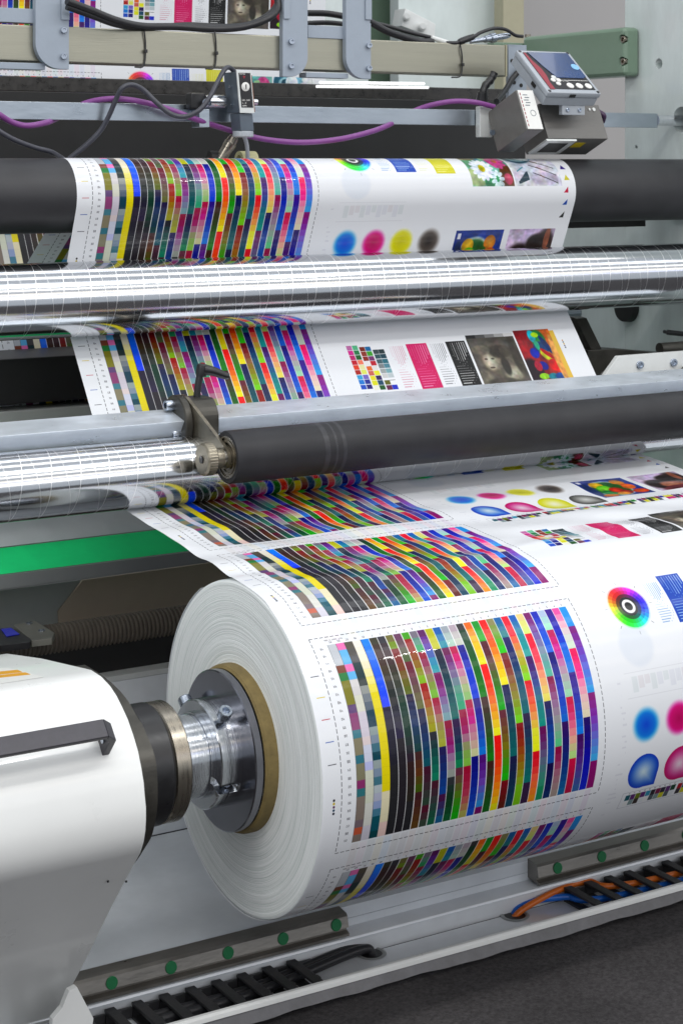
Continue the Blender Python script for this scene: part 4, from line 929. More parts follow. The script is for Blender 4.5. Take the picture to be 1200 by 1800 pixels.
# plug below the sensor
pg = thing('cable_plug', 'small brass coloured cable plug leaning over the film below the sensor', 'plug', atY(395, 272, 3.16))
P0, P1 = Vector(atY(388, 280, 3.165)), Vector(atY(412, 240, 3.15)); d_ = (P1 - P0); L = d_.length
bm = B(); lathe(bm, P0, d_, [(0, 0), (0, .0115), (L * .5, .0115), (L * .52, .0125), (L * .72, .0125), (L * .74, .0115), (L, .009), (L, 0)], 32); mk('plug_body', bm, M['tan'], pg)
bm = B(); lathe(bm, P1, d_, [(0, 0), (0, .005), (.012, .004), (.012, 0)], 16); mk('plug_tip', bm, M['whiteplastic'], pg)
bm = B(); lathe(bm, Vector(atY(368, 276, 3.17)), ex, [(0, 0), (0, .012), (.02, .012), (.02, 0)], 24); mk('plug_nut', bm, M['black'], pg)
bm = B(); lathe(bm, atY(420, 283, 3.20), ex, [(0, .012), (0, .020), (.035, .020), (.035, .012)], 40, closed=True)
mk('cream_roller', bm, M['cream'], label='small cream coloured guide wheel behind the top of the film, beside the plug', cat='wheel')
bm = B(); tube(bm, [atY(429, 238, 3.13), atY(434, 256, 3.15), atY(436, 284, 3.17)], .0042, 12); mk('light_cable', bm, M['lightgrey'], label='short pale grey cable dropping from the sensor lens to the film', cat='cable')

def cable(pts, r, m, label, name):
    bm = B(); tube(bm, [atY(x, y, Y) for x, y, Y in pts], r, 14, 10); return mk(name, bm, m, label=label, cat='cable')
cable([(412, 126, 3.115), (404, 119, 3.11), (395, 122, 3.10), (382, 145, 3.09), (368, 172, 3.08), (350, 194, 3.08), (325, 205, 3.09), (300, 200, 3.10), (275, 180, 3.11), (252, 158, 3.12), (232, 149, 3.12), (215, 155, 3.12), (204, 175, 3.13), (192, 203, 3.14), (178, 228, 3.15), (155, 252, 3.16), (122, 279, 3.18)], .0048, M['greycable'], 'dark grey cable looping from the top of the sensor down behind the roller', 'grey_cable')
cable([(-20, 218, 3.12), (20, 243, 3.12), (60, 259, 3.13), (90, 267, 3.14), (112, 280, 3.17)], .0048, M['greycable'], 'dark grey cable hanging in at the left edge above the black roller', 'grey_cable')
cable([(-20, 190, 3.13), (0, 202, 3.13), (22, 215, 3.14), (48, 221, 3.14), (80, 216, 3.150), (100, 208, 3.185), (130, 192, 3.185), (155, 180, 3.175), (190, 174, 3.15), (225, 175, 3.14), (262, 182, 3.135), (300, 193, 3.13), (345, 210, 3.125), (400, 228, 3.15), (450, 242, 3.15), (500, 249, 3.13), (545, 250, 3.12), (600, 244, 3.12), (650, 232, 3.13), (680, 221, 3.155), (705, 207, 3.185), (735, 192, 3.185), (765, 183, 3.16), (800, 178, 3.14), (835, 180, 3.13), (868, 188, 3.13)], .0056, M['purple'], 'purple data cable snaking along the flat bar to the control box', 'purple_cable')

# ------------------------------------------------------------------ control box with display
cx = thing('control_box', 'grey tilted control unit with blue display and round buttons on a dark steel housing', 'control unit', (2.36, 3.08, .02))
ct = math.atan2(.094, .11)
ux = Vector((1, 0, 0)); ud = Vector((0, -math.cos(ct), -math.sin(ct))); un = Vector((0, -math.sin(ct), math.cos(ct)))
TL = Vector(atY(906, 87, 3.12))
Wp = atY(999, 88.6, 3.12)[0] - TL.x; Lp = .148
bm = B(); fbox(bm, TL - un * .014, ux, ud, un, Wp, Lp, .014, .004); fr_o = mk('case_front', bm, M['lightgrey'], cx)
bm = B(); fbox(bm, TL - un * .036 + ux * .002 + ud * .002, ux, ud, un, Wp - .004, Lp - .004, .0218, .002); mk('case_back', bm, M['lightgrey'], cx)
bm = B(); fbox(bm, TL + ux * .012 + ud * .010 + un * .0002, ux, ud, un, Wp - .022, Lp - .022, .0008, .0003); panel = mk('keypad', bm, M['ink'], cx)
def PP(u, v, h=.0012): return TL + ux * (u * Wp) + ud * (v * Lp) + un * h
bm = B(); q = [PP(.16, .07), PP(.92, .06), PP(.93, .62), PP(.86, .66), PP(.36, .66), PP(.26, .40)]; prismg(bm, q, un * .0012, .0003); dsp = mk('display', bm, M['lcd'], cx)
bm = B(); q = [PP(.085, .08), PP(.12, .08), PP(.14, .26), PP(.20, .46), PP(.20, .62), PP(.165, .76), PP(.17, .93), PP(.085, .93)]; prismg(bm, q, un * .0003); mk('red_stripe', bm, M['red'], panel)
for u in (.50, .67, .84):
    bm = B(); lathe(bm, PP(u, .84), un, [(0, 0), (0, .0088), (.0014, .0084), (.0020, .007), (.0020, 0)], 28); mk('button', bm, M['labelwhite'], cx)
for u, v in ((.255, .72), (.355, .72), (.305, .655), (.305, .80)):
    bm = B(); lathe(bm, PP(u, v), un, [(0, 0), (0, .0062), (.0014, .0058), (.0018, .005), (.0018, 0)], 24); mk('arrow_button', bm, M['labelwhite'] if (u, v) != (.305, .655) else M['lightplate'], cx)
bm = B(); lathe(bm, PP(.86, .40, .0026), un, [(0, 0), (0, .010), (.0006, .010), (.0006, 0)], 28); mk('glare_mark', bm, mat('pale_blue_glare', '#7fb6dc', .3), dsp)  # pale disc painted on the display as a glare spot
for u, v in ((.05, .04), (.95, .04), (.05, .96), (.95, .96)):
    bm = B(); disc(bm, PP(u, v, -.0008), un, .0038, .0012, 16); mk('case_screw', bm, M['blackplastic'], fr_o)
txt('IN CTRL', PP(.34, .745, .0014), ux, -ud, .0075, M['labelwhite'], panel); bm = B(); fbox(bm, PP(.53, .712, .0012), ux, ud, un, .055, .0012, .0003); mk('rule_mark', bm, M['labelwhite'], panel)
bm = B(); fbox(bm, PP(-.0006, .60, -.024), ux, ud, un, .002, .016, .008); mk('side_slot', bm, M['black'], cx)
bm = B(); fbox(bm, PP(.42, .999, -.012), ux, ud, un, .016, .0012, .008); mk('front_slot', bm, M['black'], cx)
# housing below: long box and left block, tilted a little forward
hu = Vector((0, -math.sin(.42), -math.cos(.42))); hn = Vector((0, -math.cos(.42), math.sin(.42)))
H0 = Vector(atY(946, 182, 3.085)); HW = atY(1051, 184, 3.085)[0] - H0.x
bm = B(); fbox(bm, H0 - hn * .085, ux, hu, hn, HW, .082, .085, .0012); hou = mk('housing', bm, M['gunmetal'], cx)
bm = B(); fbox(bm, H0 + hu * .0823 - hn * .072 - ux * .004, ux, hu, hn, .082, .005, .070, .001); wn = mk('window_frame', bm, M['lightplate'], cx)
bm = B(); fbox(bm, H0 + hu * .0874 - hn * .060 + ux * .010, ux, hu, hn, .052, .0006, .046, 0); mk('window_glass', bm, M['black'], wn)
bm = B(); fbox(bm, H0 + hu * .0822 - hn * .045 + ux * .090, ux, hu, hn, .028, .0004, .024, 0); mk('warning_label', bm, M['yellowprint'], hou)
K0 = Vector(atY(906, 157, 3.045)); KW = atY(936, 157, 3.045)[0] - K0.x
bm = B(); fbox(bm, K0 - hn * .115, ux, hu, hn, KW, .094, .115, .004); lb = mk('side_block', bm, M['gunmetal'], cx)
bm = B(); fbox(bm, K0 + ux * .003 + hu * .002 + hn * .0002, ux, hu, hn, KW - .005, .090, .0005, 0); lab = mk('paper_label', bm, M['labelwhite'], cx)
for k in range(9):
    bm = B(); fbox(bm, K0 + ux * .006 + hu * (.008 + k * .009) + hn * .0008, ux, hu, hn, .0022, .006, .0002); mk('label_print', bm, M['red'], lab)
for k in range(5):
    bm = B(); fbox(bm, K0 + ux * (.013 + .003 * (k % 2)) + hu * (.012 + k * .006) + hn * .0008, ux, hu, hn, .012, .002, .0002); mk('label_print', bm, M['sensor'], lab)
bm = B(); lathe(bm, K0 + ux * .028 + hu * .055 + hn * .0007, hn, [(0, .006), (.0003, .006), (.0003, .0072), (0, .0072)], 20, closed=True); mk('label_print', bm, M['sensor'], lab)
bm = B(); fbox(bm, PP(.40, 1.0, -.034) - Vector((0, 0, .020)) + Vector((0, .004, 0)), ux, Vector((0, 1, 0)), (0, 0, 1), .062, .012, .022, .0015); bk = mk('bracket', bm, M['lightgrey'], cx)
for k in (.014, .046):
    bm = B(); socket_screw(bm, PP(.40, 1.0, -.034) - Vector((0, 0, .009)) + Vector((k, .004, 0)), (0, -1, 0), .0045, .003, 18); mk('screw', bm, M['screw'], bk)
for k in (0, .012):
    bm = B(); disc(bm, H0 + ux * (HW - .030 + k) + hu * .012, hn, .0030 + k * .1, .002, 18); mk('screw', bm, M['whiteplastic'], hou)
bm = B(); p = Vector(atY(858, 205, 3.13)); box(bm, p.x - .014, p.x + .02, 3.142, 3.1585, p.z - .044, p.z + .022, .002); mk('clip', bm, M['lightplate'], cx)
bm = B(); p = Vector(atY(864, 233, 3.12)); disc(bm, p, (0, -1, 0), .0065, .004, 6); mk('nut', bm, M['sensor'], cx)
bm = B(); tube(bm, [atY(1050, 196, 3.10), atY(1060, 203, 3.09), atY(1058, 214, 3.10)], .006, 12); mk('cable_end', bm, mat('violet_cable_end', '#402848', .4), cx)

# ------------------------------------------------------------------ upper beam with brackets and cables
YB = 3.25
bt = atY(122, 47, YB)[2]; bb = atY(122, 110, YB)[2]; xe = atY(888, 100, YB)[0]
be = thing('cross_beam', 'brushed yellowish steel box beam running across the top', 'beam', (1.6, YB + .03, bb))
bm = B(); box(bm, .70, xe, YB, YB + .06, bb, bt, .003); mk('beam_tube', bm, M['beam'], be)
bm = B(); box(bm, xe + .0002, xe + .004, YB - .001, YB + .061, bb - .001, bt + .001, .001); mk('end_cap', bm, M['beige'], be)
bm = B(); p0 = atY(893, 78, YB + .02); p1 = atY(925, 176, YB + .02)
box(bm, p0[0], p1[0], YB + .02, YB + .03, p1[2], p0[2], .001); ep = mk('end_plate', bm, M['greyplate'], be)
for q in ((899, 107), (903, 145), (915, 150), (908, 168)):
    p = atY(*q, YB + .0198); bm = B(); disc(bm, p, (0, -1, 0), .0045, .001, 16); mk('bolt_hole', bm, M['black'], ep)
def hanger(xa, xb, yb, rc, label, screws):
    """upright grey plate in front of the beam; rc: which lower corner is round ('l' or 'r')"""
    Y = YB - .016
    a_, b_ = atY(xa, yb, Y), atY(xb, yb, Y); z0 = b_[2]; z1 = .42; x0_, x1_ = a_[0], b_[0]; R_ = (x1_ - x0_) * .72
    t = thing('hanger_bracket', label, 'bracket', ((x0_ + x1_) / 2, Y, z0), 'grey hanger brackets on the beam')
    q = []
    if rc == 'l':
        q = [(x1_, z0)] + [(x1_, z1), (x0_, z1)] + [(x0_ + R_ - R_ * math.cos(k / 10 * math.pi / 2), z0 + R_ - R_ * math.sin(k / 10 * math.pi / 2)) for k in range(11)]
    else:
        q = [(x0_, z0)] + [(x1_ - R_ + R_ * math.sin(k / 10 * math.pi / 2), z0 + R_ - R_ * math.cos(k / 10 * math.pi / 2)) for k in range(11)] + [(x1_, z1), (x0_, z1)]
    bm = B(); prismg(bm, [(x, Y, z) for x, z in q], (0, .0155, 0), .0012); pl = mk('plate', bm, M['greyplate'], t)
    xs_ = x0_ + (x1_ - x0_) * (.74 if rc == 'l' else .26)
    bm = B(); box(bm, min(xs_, x0_ if rc != 'l' else x1_) + .0005, max(xs_, x0_ if rc != 'l' else x1_) - .0005, Y - .004, Y - .0003, atY(xb, 30, Y)[2] - .006, z1, .0008); mk('cover_strip', bm, M['greyplate'], t)
    for (x, y) in screws:
        bm = B(); p = atY(x, y, Y); socket_screw(bm, (p[0], Y, p[2]), (-.35, -1, 0), .0062, .009, 20); mk('screw', bm, M['screw'], t)
    return t
hanger(63, 122, 122, 'l', 'leftmost grey hanger bracket plate on the steel beam, beside the black cable bundle', [(113, 53), (113, 99)])
hanger(497, 541, 136, 'r', 'middle grey hanger bracket plate on the beam, left plate of the close pair', [(512, 73), (512, 116)])
hanger(608, 652, 139, 'l', 'right grey hanger bracket plate on the beam, right plate of the close pair', [(648, 80), (648, 120)])
def cross(xa, xb, ya, yb, Y, label):
    a_, b_ = atY(xa, ya, Y), atY(xb, yb, Y); bm = B(); box(bm, a_[0], b_[0], Y, Y + .03, b_[2], a_[2], .001)
    return bm
bm = cross(-60, 64, 10, 41, YB - .004, ''); mk('rail_strip', bm, M['greyplate'], label='pale grey aluminium strip above the beam at the upper left corner', cat='strip')
bm = cross(-60, 80, 107, 123, YB - .004, ''); mk('rail_strip', bm, M['greyplate'], label='pale grey aluminium strip under the beam at the upper left edge', cat='strip')
bm = cross(541.5, 607.5, 44, 69, YB - .004, ''); mk('rail_strip', bm, M['greyplate'], label='short grey strip joining the bracket pair above the beam', cat='strip')
bm = cross(538, 612, 127, 138, YB - .004, ''); mk('rail_strip', bm, M['greyplate'], label='short grey strip joining the bracket pair under the beam', cat='strip')

cable([(118, 2, 3.20), (160, 18, 3.21), (205, 36, 3.22), (250, 46, 3.24), (310, 47, 3.255), (378, 51, 3.25), (430, 47, 3.24), (470, 33, 3.23), (488, 14, 3.24), (486, -12, 3.25)], .0075, M['blackcable'], 'thick black cable sagging over the beam between the brackets', 'black_cable')
cable([(118, 12, 3.205), (160, 27, 3.215), (205, 43, 3.225), (252, 49, 3.25), (330, 44, 3.265), (395, 47, 3.265), (440, 42, 3.25), (474, 24, 3.25), (492, 0, 3.26)], .0062, M['blackcable'], 'second black cable bundled under the thick one on the beam', 'black_cable')
cable([(536, 23, 3.34), (575, 24, 3.34), (612, 30, 3.34)], .0070, M['blackcable'], 'upper black cable seen between the close pair of brackets', 'black_cable')
cable([(536, 41, 3.32), (575, 40, 3.32), (612, 43, 3.32)], .0055, M['blackcable'], 'lower black cable seen between the close pair of brackets', 'black_cable')
cable([(648, 37, 3.24), (680, 55, 3.245), (715, 67, 3.255), (738, 73, 3.26), (760, 73, 3.26)], .0078, M['blackcable'], 'thick black cable running right from the bracket pair over the beam', 'black_cable')
cable([(648, 38, 3.27), (685, 47, 3.27), (720, 57, 3.265), (757, 66, 3.265)], .0045, M['blackcable'], 'thin black cable above the thick one right of the bracket pair', 'black_cable')
cable([(757, 66, 3.26), (770, 70, 3.26), (786, 75, 3.26)], .0055, M['whiteplastic'], 'short white cable joint on top of the beam', 'white_cable')
cable([(784, 75, 3.255), (802, 75, 3.25), (815, 69, 3.25), (833, 64, 3.25), (845, 57, 3.25), (868, 50, 3.25), (888, 52, 3.25), (905, 62, 3.25), (918, 64, 3.25)], .0040, M['blackcable'], 'thin black cable arching over the end of the beam', 'black_cable')
co = thing('cable_connector', 'silver screw connector lying on the end of the beam', 'connector', atY(860, 74, 3.26))
bm = B(); pA, pB = Vector(atY(826, 73, 3.262)), Vector(atY(895, 62, 3.262)); d_ = pB - pA; L = d_.length
lathe(bm, pA, d_, [(0, 0), (0, .005), (L * .35, .006), (L * .36, .008), (L * .5, .008), (L * .51, .011), (L * .62, .011), (L * .63, .007), (L * .9, .007), (L, .005), (L, 0)], 24); mk('connector_body', bm, M['screw'], co)
bm = B(); pA, pB = Vector(atY(806, 74, 3.25)), Vector(atY(832, 64, 3.25)); lathe(bm, pA, pB - pA, [(0, 0), (0, .006), (.006, .0075), (.025, .0075), ((pB - pA).length, .006), ((pB - pA).length, 0)], 20); mk('black_sleeve', bm, M['blackplastic'], co)
def tie(x, y0_, y1_, label):
    t = thing('cable_tie', label, 'cable tie', atY(x, y1_, YB - .004), 'cable ties round the beam')
    bm = B(); tube(bm, [atY(x - 4, y0_ - 2, YB + .02), atY(x, y0_ + 3, YB - .003), atY(x + 3, (y0_ + y1_) / 2, YB - .0028), atY(x, y1_ - 2, YB - .003), atY(x - 16, y1_ + 1, YB + .002)], .0016, 8, 8); mk('strap', bm, M['blackcable'], t)
    p = atY(x + 3, y0_ + (y1_ - y0_) * .62, YB - .0045); bm = B(); box(bm, p[0] - .003, p[0] + .003, YB - .009, YB - .0035, p[2] - .0035, p[2] + .0035, .0008); mk('lock', bm, M['blackcable'], t)
tie(253, 46, 117, 'black cable tie round the beam, leftmost of the three'); tie(377, 50, 120, 'black cable tie round the beam, middle of the three'); tie(809, 79, 135, 'black cable tie round the beam, right one near the control unit')
# lever below the beam end
lvt = thing('clamp_lever', 'black clamping lever standing up below the end of the beam', 'lever', atY(846, 175, 3.2))
bm = B(); tube(bm, [atY(846, 172, 3.2), atY(852, 152, 3.2), atY(862, 140, 3.2), atY(868, 128, 3.2)], [.009, .0085, .008, .0085, .009] * 5, 14, 8); mk('lever_arm', bm, M['blackplastic'], lvt)
bm = B(); lathe(bm, atY(846, 178, 3.2), (0, -.2, 1), [(0, 0), (0, .013), (.02, .011), (.022, 0)], 24); mk('lever_hub', bm, M['blackplastic'], lvt)
cable([(914, 122, 3.26), (900, 138, 3.26), (888, 158, 3.24), (872, 178, 3.2)], .0065, M['blackcable'], 'black cable dropping from the beam end plate behind the control unit', 'black_cable')

# ------------------------------------------------------------------ right-hand side frame, green arm
XW = 2.853
sf = thing('side_frame', 'pale green-grey side frame of the machine with round bolt holes, at the right edge', 'machine frame', (XW + .02, 3.0, -CAMZ))
ye = atX(1097, 100, XW)[1]
bm = B(); box(bm, XW, XW + .04, 2.9, ye, -CAMZ + .002, .75, .002); pw = mk('frame_plate', bm, M['frame'], sf)
for (x, y, r_) in ((1157, 112, .0125), (1197, 210, .030), (1117, 259, .0055)):
    p = atX(x, y, XW); bm = B(); lathe(bm, (XW - .01, p[1], p[2]), ex, [(0, 0), (0, r_), (.045, r_), (.045, 0)], 32); cut(pw, bm)
    bm = B(); disc(bm, (XW + .032 if r_ > .02 else XW + .03, p[1], p[2]), ex, r_ + .006, .012, 32); mk('hole_liner', bm, M['black'] if r_ > .02 else M['frame'], sf)
bm = B(); box(bm, XW + .001, XW + .039, ye + .0005, 4.0, -CAMZ + .002, atX(1097, 279, XW)[2] - .002, .002); mk('lower_plate', bm, M['frame'], sf)
bm = B(); p = atX(1105, 540, XW); lathe(bm, (XW - .0005, p[1], p[2]), (-1, 0, 0), [(0, 0), (0, .036), (.018, .034), (.020, 0)], 40); bs = mk('bearing_cap', bm, M['black'], sf)
ga = thing('support_bar', 'sage green support arm with two recessed bolts on the side frame, upper right', 'support arm', (2.83, 3.5, .2))
gy = atX(1097, 90, 2.805)[1]; gz1 = atX(1097, 47, 2.805)[2]; gz0 = atX(1097, 134, 2.805)[2]
bm = B(); box(bm, 2.805, 2.8525, gy, gy + .40, gz0, gz1, .010); arm_g = mk('arm_bar', bm, M['green'], ga)
for y in (69, 108):
    p = atX(1092, y, 2.805); bm = B(); lathe(bm, (2.797, p[1], p[2]), ex, [(0, 0), (0, .0115), (.019, .0115), (.019, 0)], 24); cut(arm_g, bm)
    bm = B(); socket_screw(bm, (2.8155, p[1], p[2]), (-1, 0, 0), .0085, .008, 20); mk('bolt', bm, M['tan'], ga)
bm = B(); p0 = atY(921, 70, gy + .30); p1 = atY(975, 84, gy + .30); box(bm, p0[0] - .02, p1[0], gy + .40, gy + .43, p1[2], p0[2], .002); mk('arm_tab', bm, M['green'], ga)
bm = B(); p = atY(948, 68, gy + .36); lathe(bm, (p[0], p[1] + .05, p[2] - .006), (0, 0, 1), [(0, 0), (0, .006), (.012, .006), (.013, .008), (.02, .008), (.02, 0)], 18); mk('tab_stud', bm, M['tan'], ga)

# right-hand brackets under the steel roller
rb = thing('guide_bracket', 'white guide plate with two socket bolts on dark blocks, right of the film', 'bracket', (2.45, 3.0, -.46))
Yg = 3.0
q = [atY(*a_, Yg) for a_ in ((1062, 660), (1086, 626), (1230, 615), (1230, 668))]
bm = B(); prismg(bm, q, (0, .012, 0), .0015); mk('guide_plate', bm, M['whiteplastic'], rb)
for x, y in ((1123, 641), (1182, 637)):
    p = atY(x, y, Yg); bm = B(); socket_screw(bm, (p[0], Yg - .0002, p[2]), (-.3, -1, 0), .0085, .006); mk('bolt', bm, M['screw'], rb)
q = [atY(*a_, 3.12) for a_ in ((1033, 616), (1078, 613), (1135, 618), (1190, 622), (1190, 680), (1033, 690))]
bm = B(); prismg(bm, q, (0, .05, 0), .002); mk('dark_block', bm, M['dark'], rb)
q = [atX(*a_, 2.56) for a_ in ((1000, 556), (1012, 560), (1040, 618), (1040, 690), (1020, 690))]
bm = B(); prismg(bm, q, (.03, 0, 0), .001); mk('dark_arm', bm, M['dark'], rb)
bm = B(); p = atY(1158, 613, 3.05); lathe(bm, p, ex, [(0, 0), (0, .013), (.30, .013), (.30, 0)], 32); mk('pin', bm, M['dark'], rb)
bm = B(); tube(bm, [atY(1166, 583, 3.1), atY(1180, 585, 3.1), atY(1230, 590, 3.1)], [.004] * 5 + [.006] * 20, 12); mk('lever', bm, M['blackplastic'], rb)
bm = B(); p = atY(1065, 670, 3.06); lathe(bm, (p[0], 3.06, p[2]), (0, -1, 0), [(0, 0), (0, .024), (.02, .024), (.02, 0)], 32); mk('round_boss', bm, M['gunmetal'], rb)
bm = B(); p = atY(1182, 655, 3.0); lathe(bm, (p[0] + .03, 2.99, p[2] - .004), (0, -1, 0), [(0, 0), (0, .02), (.02, .02), (.02, 0)], 32); mk('round_knob', bm, M['dark'], rb)
bm = B(); p0, p1 = atY(1000, 386, 3.22), atY(1134, 398, 3.22); box(bm, p0[0], p1[0], 3.22, 3.26, p1[2], p0[2] + .03, .001)
mk('shelf_bar', bm, M['black'], label='short black bar tucked under the black roller at the right', cat='bar')
bm = B(); p = atY(980, 551, 3.3); lathe(bm, (p[0] - .3, p[1], p[2]), ex, [(0, 0), (0, .013), (.36, .013), (.36, 0)], 32)
mk('guide_rod', bm, M['alu'], label='thin shiny rod end showing beside the film under the upper steel roller', cat='rod')

# ------------------------------------------------------------------ behind: rear film, beams, panels
Yf = 4.1
bm = B(); uvl = bm.loops.layers.uv.new('UVMap')
z_a, z_b = atY(250, 40, Yf)[2], atY(250, 145, Yf)[2]; r_a, r_b = .558, .722      # print position at two heights
n = 24; prev = None; zt_, zb_ = .75, -.02
for i in range(n + 1):
    z = zt_ + (zb_ - zt_) * i / n; rr_ = r_a + (z - z_a) * (r_b - r_a) / (z_b - z_a)
    cur = (bm.verts.new((X0, Yf + .004 * math.sin(i * .6), z)), bm.verts.new((X0 + WEB_W, Yf + .004 * math.sin(i * .6), z)), rr_)
    if prev:
        f = bm.faces.new((prev[0], prev[1], cur[1], cur[0]))
        for l, uvv in zip(f.loops, ((0, prev[2]), (1, prev[2]), (1, cur[2]), (0, cur[2]))): l[uvl].uv = (uvv[0], 1 - uvv[1] / REP)
    prev = cur
mk('rear_film', bm, M['print'], label='second span of printed film hanging upright behind the steel beam', cat='printed film', sharp=180)
# lower rear span seen left of the web
bm = B(); uvl = bm.loops.layers.uv.new('UVMap'); ya, yb_ = (3.70, -.04), (3.40, -.56)
v = [bm.verts.new((X0, *ya)), bm.verts.new((X0 + WEB_W, *ya)), bm.verts.new((X0 + WEB_W, *yb_)), bm.verts.new((X0, *yb_))]
f = bm.faces.new(v)
for l, uvv in zip(f.loops, ((0, .30), (1, .30), (1, -.28), (0, -.28))): l[uvl].uv = uvv
mk('rear_film', bm, M['print'], label='sloping span of printed film glimpsed behind the rollers at the left edge', cat='printed film', sharp=180)
bm = B(); prism(bm, [(3.34, atY(0, 632, 3.34)[2]), (3.34, atY(0, 713, 3.34)[2]), (3.55, atY(0, 713, 3.34)[2]), (3.55, atY(0, 632, 3.34)[2])], .70, 2.45, .004)
mk('rear_beam', bm, M['black'], label='black beam behind the film between the two steel rollers', cat='beam')
bm = B(); prism(bm, [(3.33, atY(0, 724, 3.33)[2]), (3.33, atY(0, 800, 3.33)[2]), (3.40, atY(0, 800, 3.33)[2]), (3.40, atY(0, 724, 3.33)[2])], .70, 2.45, .004)
mk('rear_beam', bm, M['smoke'], label='lower dark grey beam just above the milled bar at the left', cat='beam')
# bars behind the flat bar
z = lambda y, Y, x=300: atY(x, y, Y)[2]
bm = B(); prism(bm, [(3.95, z(141, 3.95)), (3.95, z(166, 3.95)), (4.02, z(166, 3.95)), (4.02, z(141, 3.95))], .9, 2.95, .002)
mk('speckled_beam', bm, M['speckle'], label='dark beam under the rear film, painted with speckles of reflected print', cat='beam')
bm = B(); prism(bm, [(3.85, z(166, 3.85)), (3.85, z(330, 3.85)), (3.93, z(330, 3.85)), (3.93, z(166, 3.85))], .9, 2.93, .002)
mk('rear_cover', bm, M['black'], label='wide matt black cover behind the sensors', cat='cover')
bm = B(); prism(bm, [(3.40, z(183, 3.40)), (3.40, z(190, 3.40)), (3.42, z(190, 3.40)), (3.42, z(183, 3.40))], .9, 2.6)
mk('rear_edge', bm, M['smoke'], label='thin grey edge strip just above the flat bar', cat='strip')
# added glowing bars, in place of lights reflected behind the beam
lt = thing('reflection_bars', 'bright white glowing bars behind the beam, imitating reflected lights', 'reflection', atY(650, 155, 3.9))
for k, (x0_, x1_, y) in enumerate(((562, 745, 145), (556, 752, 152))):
    bm = B(); a_, b_ = Vector(atY(x0_, y, 3.92)), Vector(atY(x1_, y + 2, 3.92)); lathe(bm, a_, b_ - a_, [(0, 0), (0, .0036), ((b_ - a_).length, .0036), ((b_ - a_).length, 0)], 16); mk('tube', bm, M['reflection_glow'], lt)
# rear frame panels
for x0_, x1_, m, Y, lab in ((540, 648, 'frame', 4.55, 'pale rear frame panel between the close bracket pair'), (648, 720, 'green', 4.75, 'sage green rear column behind the beam'), (700, 886, 'frame', 4.60, 'wide pale greenish rear frame panel above the right part of the beam'), (884, 921, 'beige', 4.50, 'narrow beige rear post left of the plain grey backdrop')):
    a_, b_ = atY(x0_, 0, Y), atY(x1_, 0, Y); bm = B(); box(bm, a_[0], b_[0], Y, Y + .05, -.9 if m != 'beige' else .0, 1.3, .004)
    mk('partition', bm, M[m], label=lab, cat='panel')
bm = B(); a_, b_ = atY(915, 0, 4.9), atY(1260, 0, 4.9); box(bm, a_[0], b_[0] + .5, 4.9, 4.93, -.2, 1.5); mk('backdrop', bm, M['backdrop'], label='plain light grey backdrop board behind the control unit', cat='backdrop')
bm = B(); box(bm, 2.3, 4.6, 4.2, 4.24, -1.2, -.06, .004); mk('partition', bm, M['frame'], label='pale low panel seen below the black roller at the right', cat='panel')
vv = thing('valve_block', 'small white pneumatic block with two nozzles on the rear panel', 'valve', atY(735, 60, 4.55))
q = [atY(*a_, 4.53) for a_ in ((712, 14), (766, 42), (764, 66), (742, 60), (706, 46))]
bm = B(); prismg(bm, q, (0, .06, 0), .004); mk('valve_body', bm, M['whiteplastic'], vv)
for q in ((714, 30), (742, 48)):
    bm = B(); lathe(bm, atY(*q, 4.53), (-.6, -1, 0), [(0, 0), (0, .012), (.03, .012), (.03, .008), (.04, .008), (.04, 0)], 20); mk('nozzle', bm, M['whiteplastic'], vv)
bm = B(); box(bm, -.5, 1.6, 4.5, 4.55, -.05, 1.3); mk('partition', bm, M['smoke'], label='dark rear panel behind the film at the upper left', cat='panel')
bm = B(); box(bm, -2.5, 5.5, 5.3, 5.35, -CAMZ + .001, 2.6); mk('rear_wall', bm, M['greymid'], label='grey hall partition behind the machine', cat='wall')

# lower left background, behind the roll
Yp = 3.30
zz_ = lambda y, Y=Yp, x=0: atY(x, y, Y)[2]
def strip(y0_, y1_, Y, m, name, label, cat, th=.02, x0_=.6, x1_=2.8, lean=.0):
    bm = B(); prism(bm, [(Y + lean, zz_(y0_, Y + lean)), (Y, zz_(y1_, Y)), (Y + th, zz_(y1_, Y) - .004), (Y + lean + th, zz_(y0_, Y + lean) - .004)], x0_, x1_, .001); return mk(name, bm, M[m], label=label, cat=cat)
strip(885, 962, 3.34, 'base', 'grey_rail', 'plain light grey sheet strip under the lower steel roller', 'strip', lean=.10)
strip(964, 1010, 3.24, 'brightgreen', 'green_strip', 'vivid green flat strip left of the film below the steel roller', 'strip', lean=.085)
strip(1012, 1036, 3.22, 'greymid', 'glass_edge', 'grey translucent looking edge below the green strip', 'strip')
strip(1038, 1180, 3.45, 'smoke', 'smoked_panel', 'dark smoked panel behind the hose at the left', 'panel')
q = [atY(*a_, 3.44) for a_ in ((146, 1020), (400, 985), (400, 1085), (140, 1116), (105, 1098), (103, 1075))]
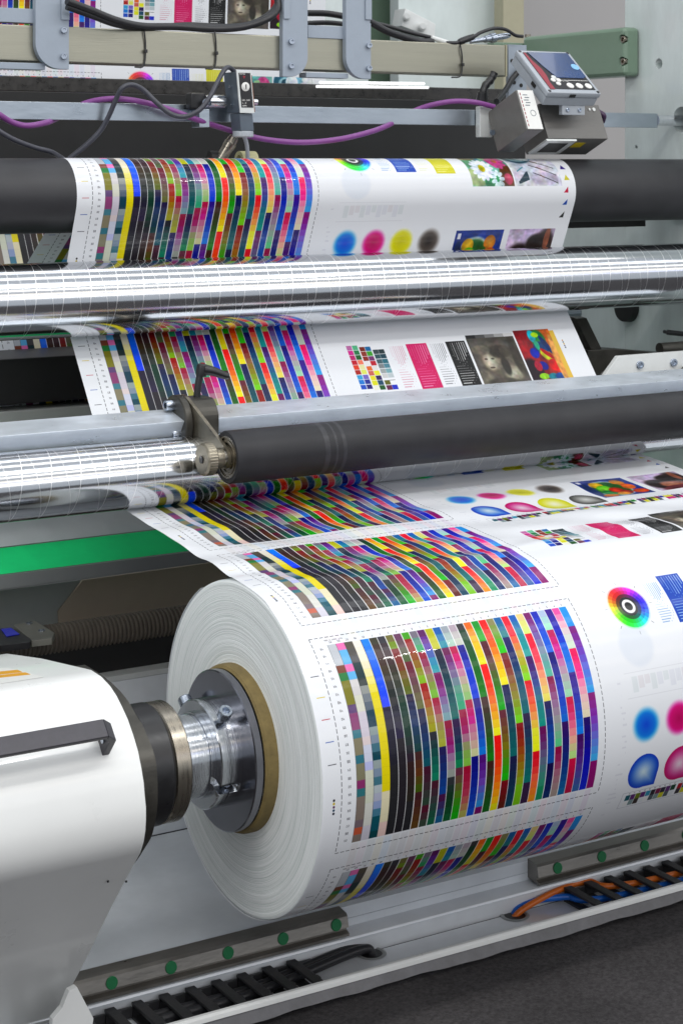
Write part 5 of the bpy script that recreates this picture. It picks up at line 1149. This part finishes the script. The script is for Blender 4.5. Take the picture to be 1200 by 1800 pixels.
bm = B(); prismg(bm, q, (0, .006, 0), .001); mk('brown_plate', bm, M['brown'], label='brown plate with cut corners on the smoked panel', cat='plate')
hy, hz = 3.10, atY(0, 1137, 3.10)[2]
bm = B(); pr = [(.70, 0)]; x = .70
while x < 2.4:
    pr += [(x, .0245), (x + .002, .0275), (x + .005, .0275), (x + .007, .0245)]; x += .0085
pr.append((x, 0)); lathe(bm, (0, hy, hz), ex, pr, 24); mk('ribbed_hose', bm, M['hose'], label='brown-black ribbed hose running behind the white arm housing', cat='hose')
bm = B(); prism(bm, [(3.085, hz - .020), (3.14, hz - .020), (3.14, hz - .075), (3.085, hz - .075)], .7, 2.8, .002); mk('lower_beam', bm, M['black'], label='black beam directly under the ribbed hose', cat='beam')
bm = B(); prism(bm, [(3.12, -.945 + .002), (3.13, -.945 + .002), (3.13, hz - .08), (3.12, hz - .08)], .7, 2.8); mk('grey_web_plate', bm, M['greymid'], label='grey plate between the black beam and the white base', cat='plate')
dv = thing('small_display', 'small black meter with blue screen on a pale lug, at the left edge', 'meter', atY(30, 1130, 3.08))
Yd = 3.03; q = [(-30, 1107), (22, 1103), (54, 1122), (54, 1128), (-30, 1138)]
bm = B(); zd = atY(20, 1118, Yd)[2]
P_ = [atZ(x, y, zd) for x, y in q]; prismg(bm, P_, (0, 0, -.012), .001); md = mk('meter_case', bm, M['blackplastic'], dv)
bm = B(); P_ = [atZ(x, y, zd + .001) for x, y in ((2, 1106), (20, 1104), (35, 1115), (12, 1119))]; prismg(bm, P_, (0, 0, .0006)); mk('meter_screen', bm, mat('blue_screen', '#141c8c', .2, emit=('#1420b0', .25)), dv)
bm = B(); P_ = [atZ(x, y, zd - .002) for x, y in ((24, 1098), (62, 1090), (97, 1112), (92, 1122), (56, 1126))]; prismg(bm, P_, (0, 0, -.012), .002); lg = mk('lug', bm, mat('pale_lug', '#6f6e66', .5, noise=.1), dv)
for q in ((52, 1096), (74, 1109)):
    bm = B(); disc(bm, atZ(*q, zd - .002), (0, 0, 1), .006, .002, 18); mk('lug_bolt', bm, M['screw'], lg)
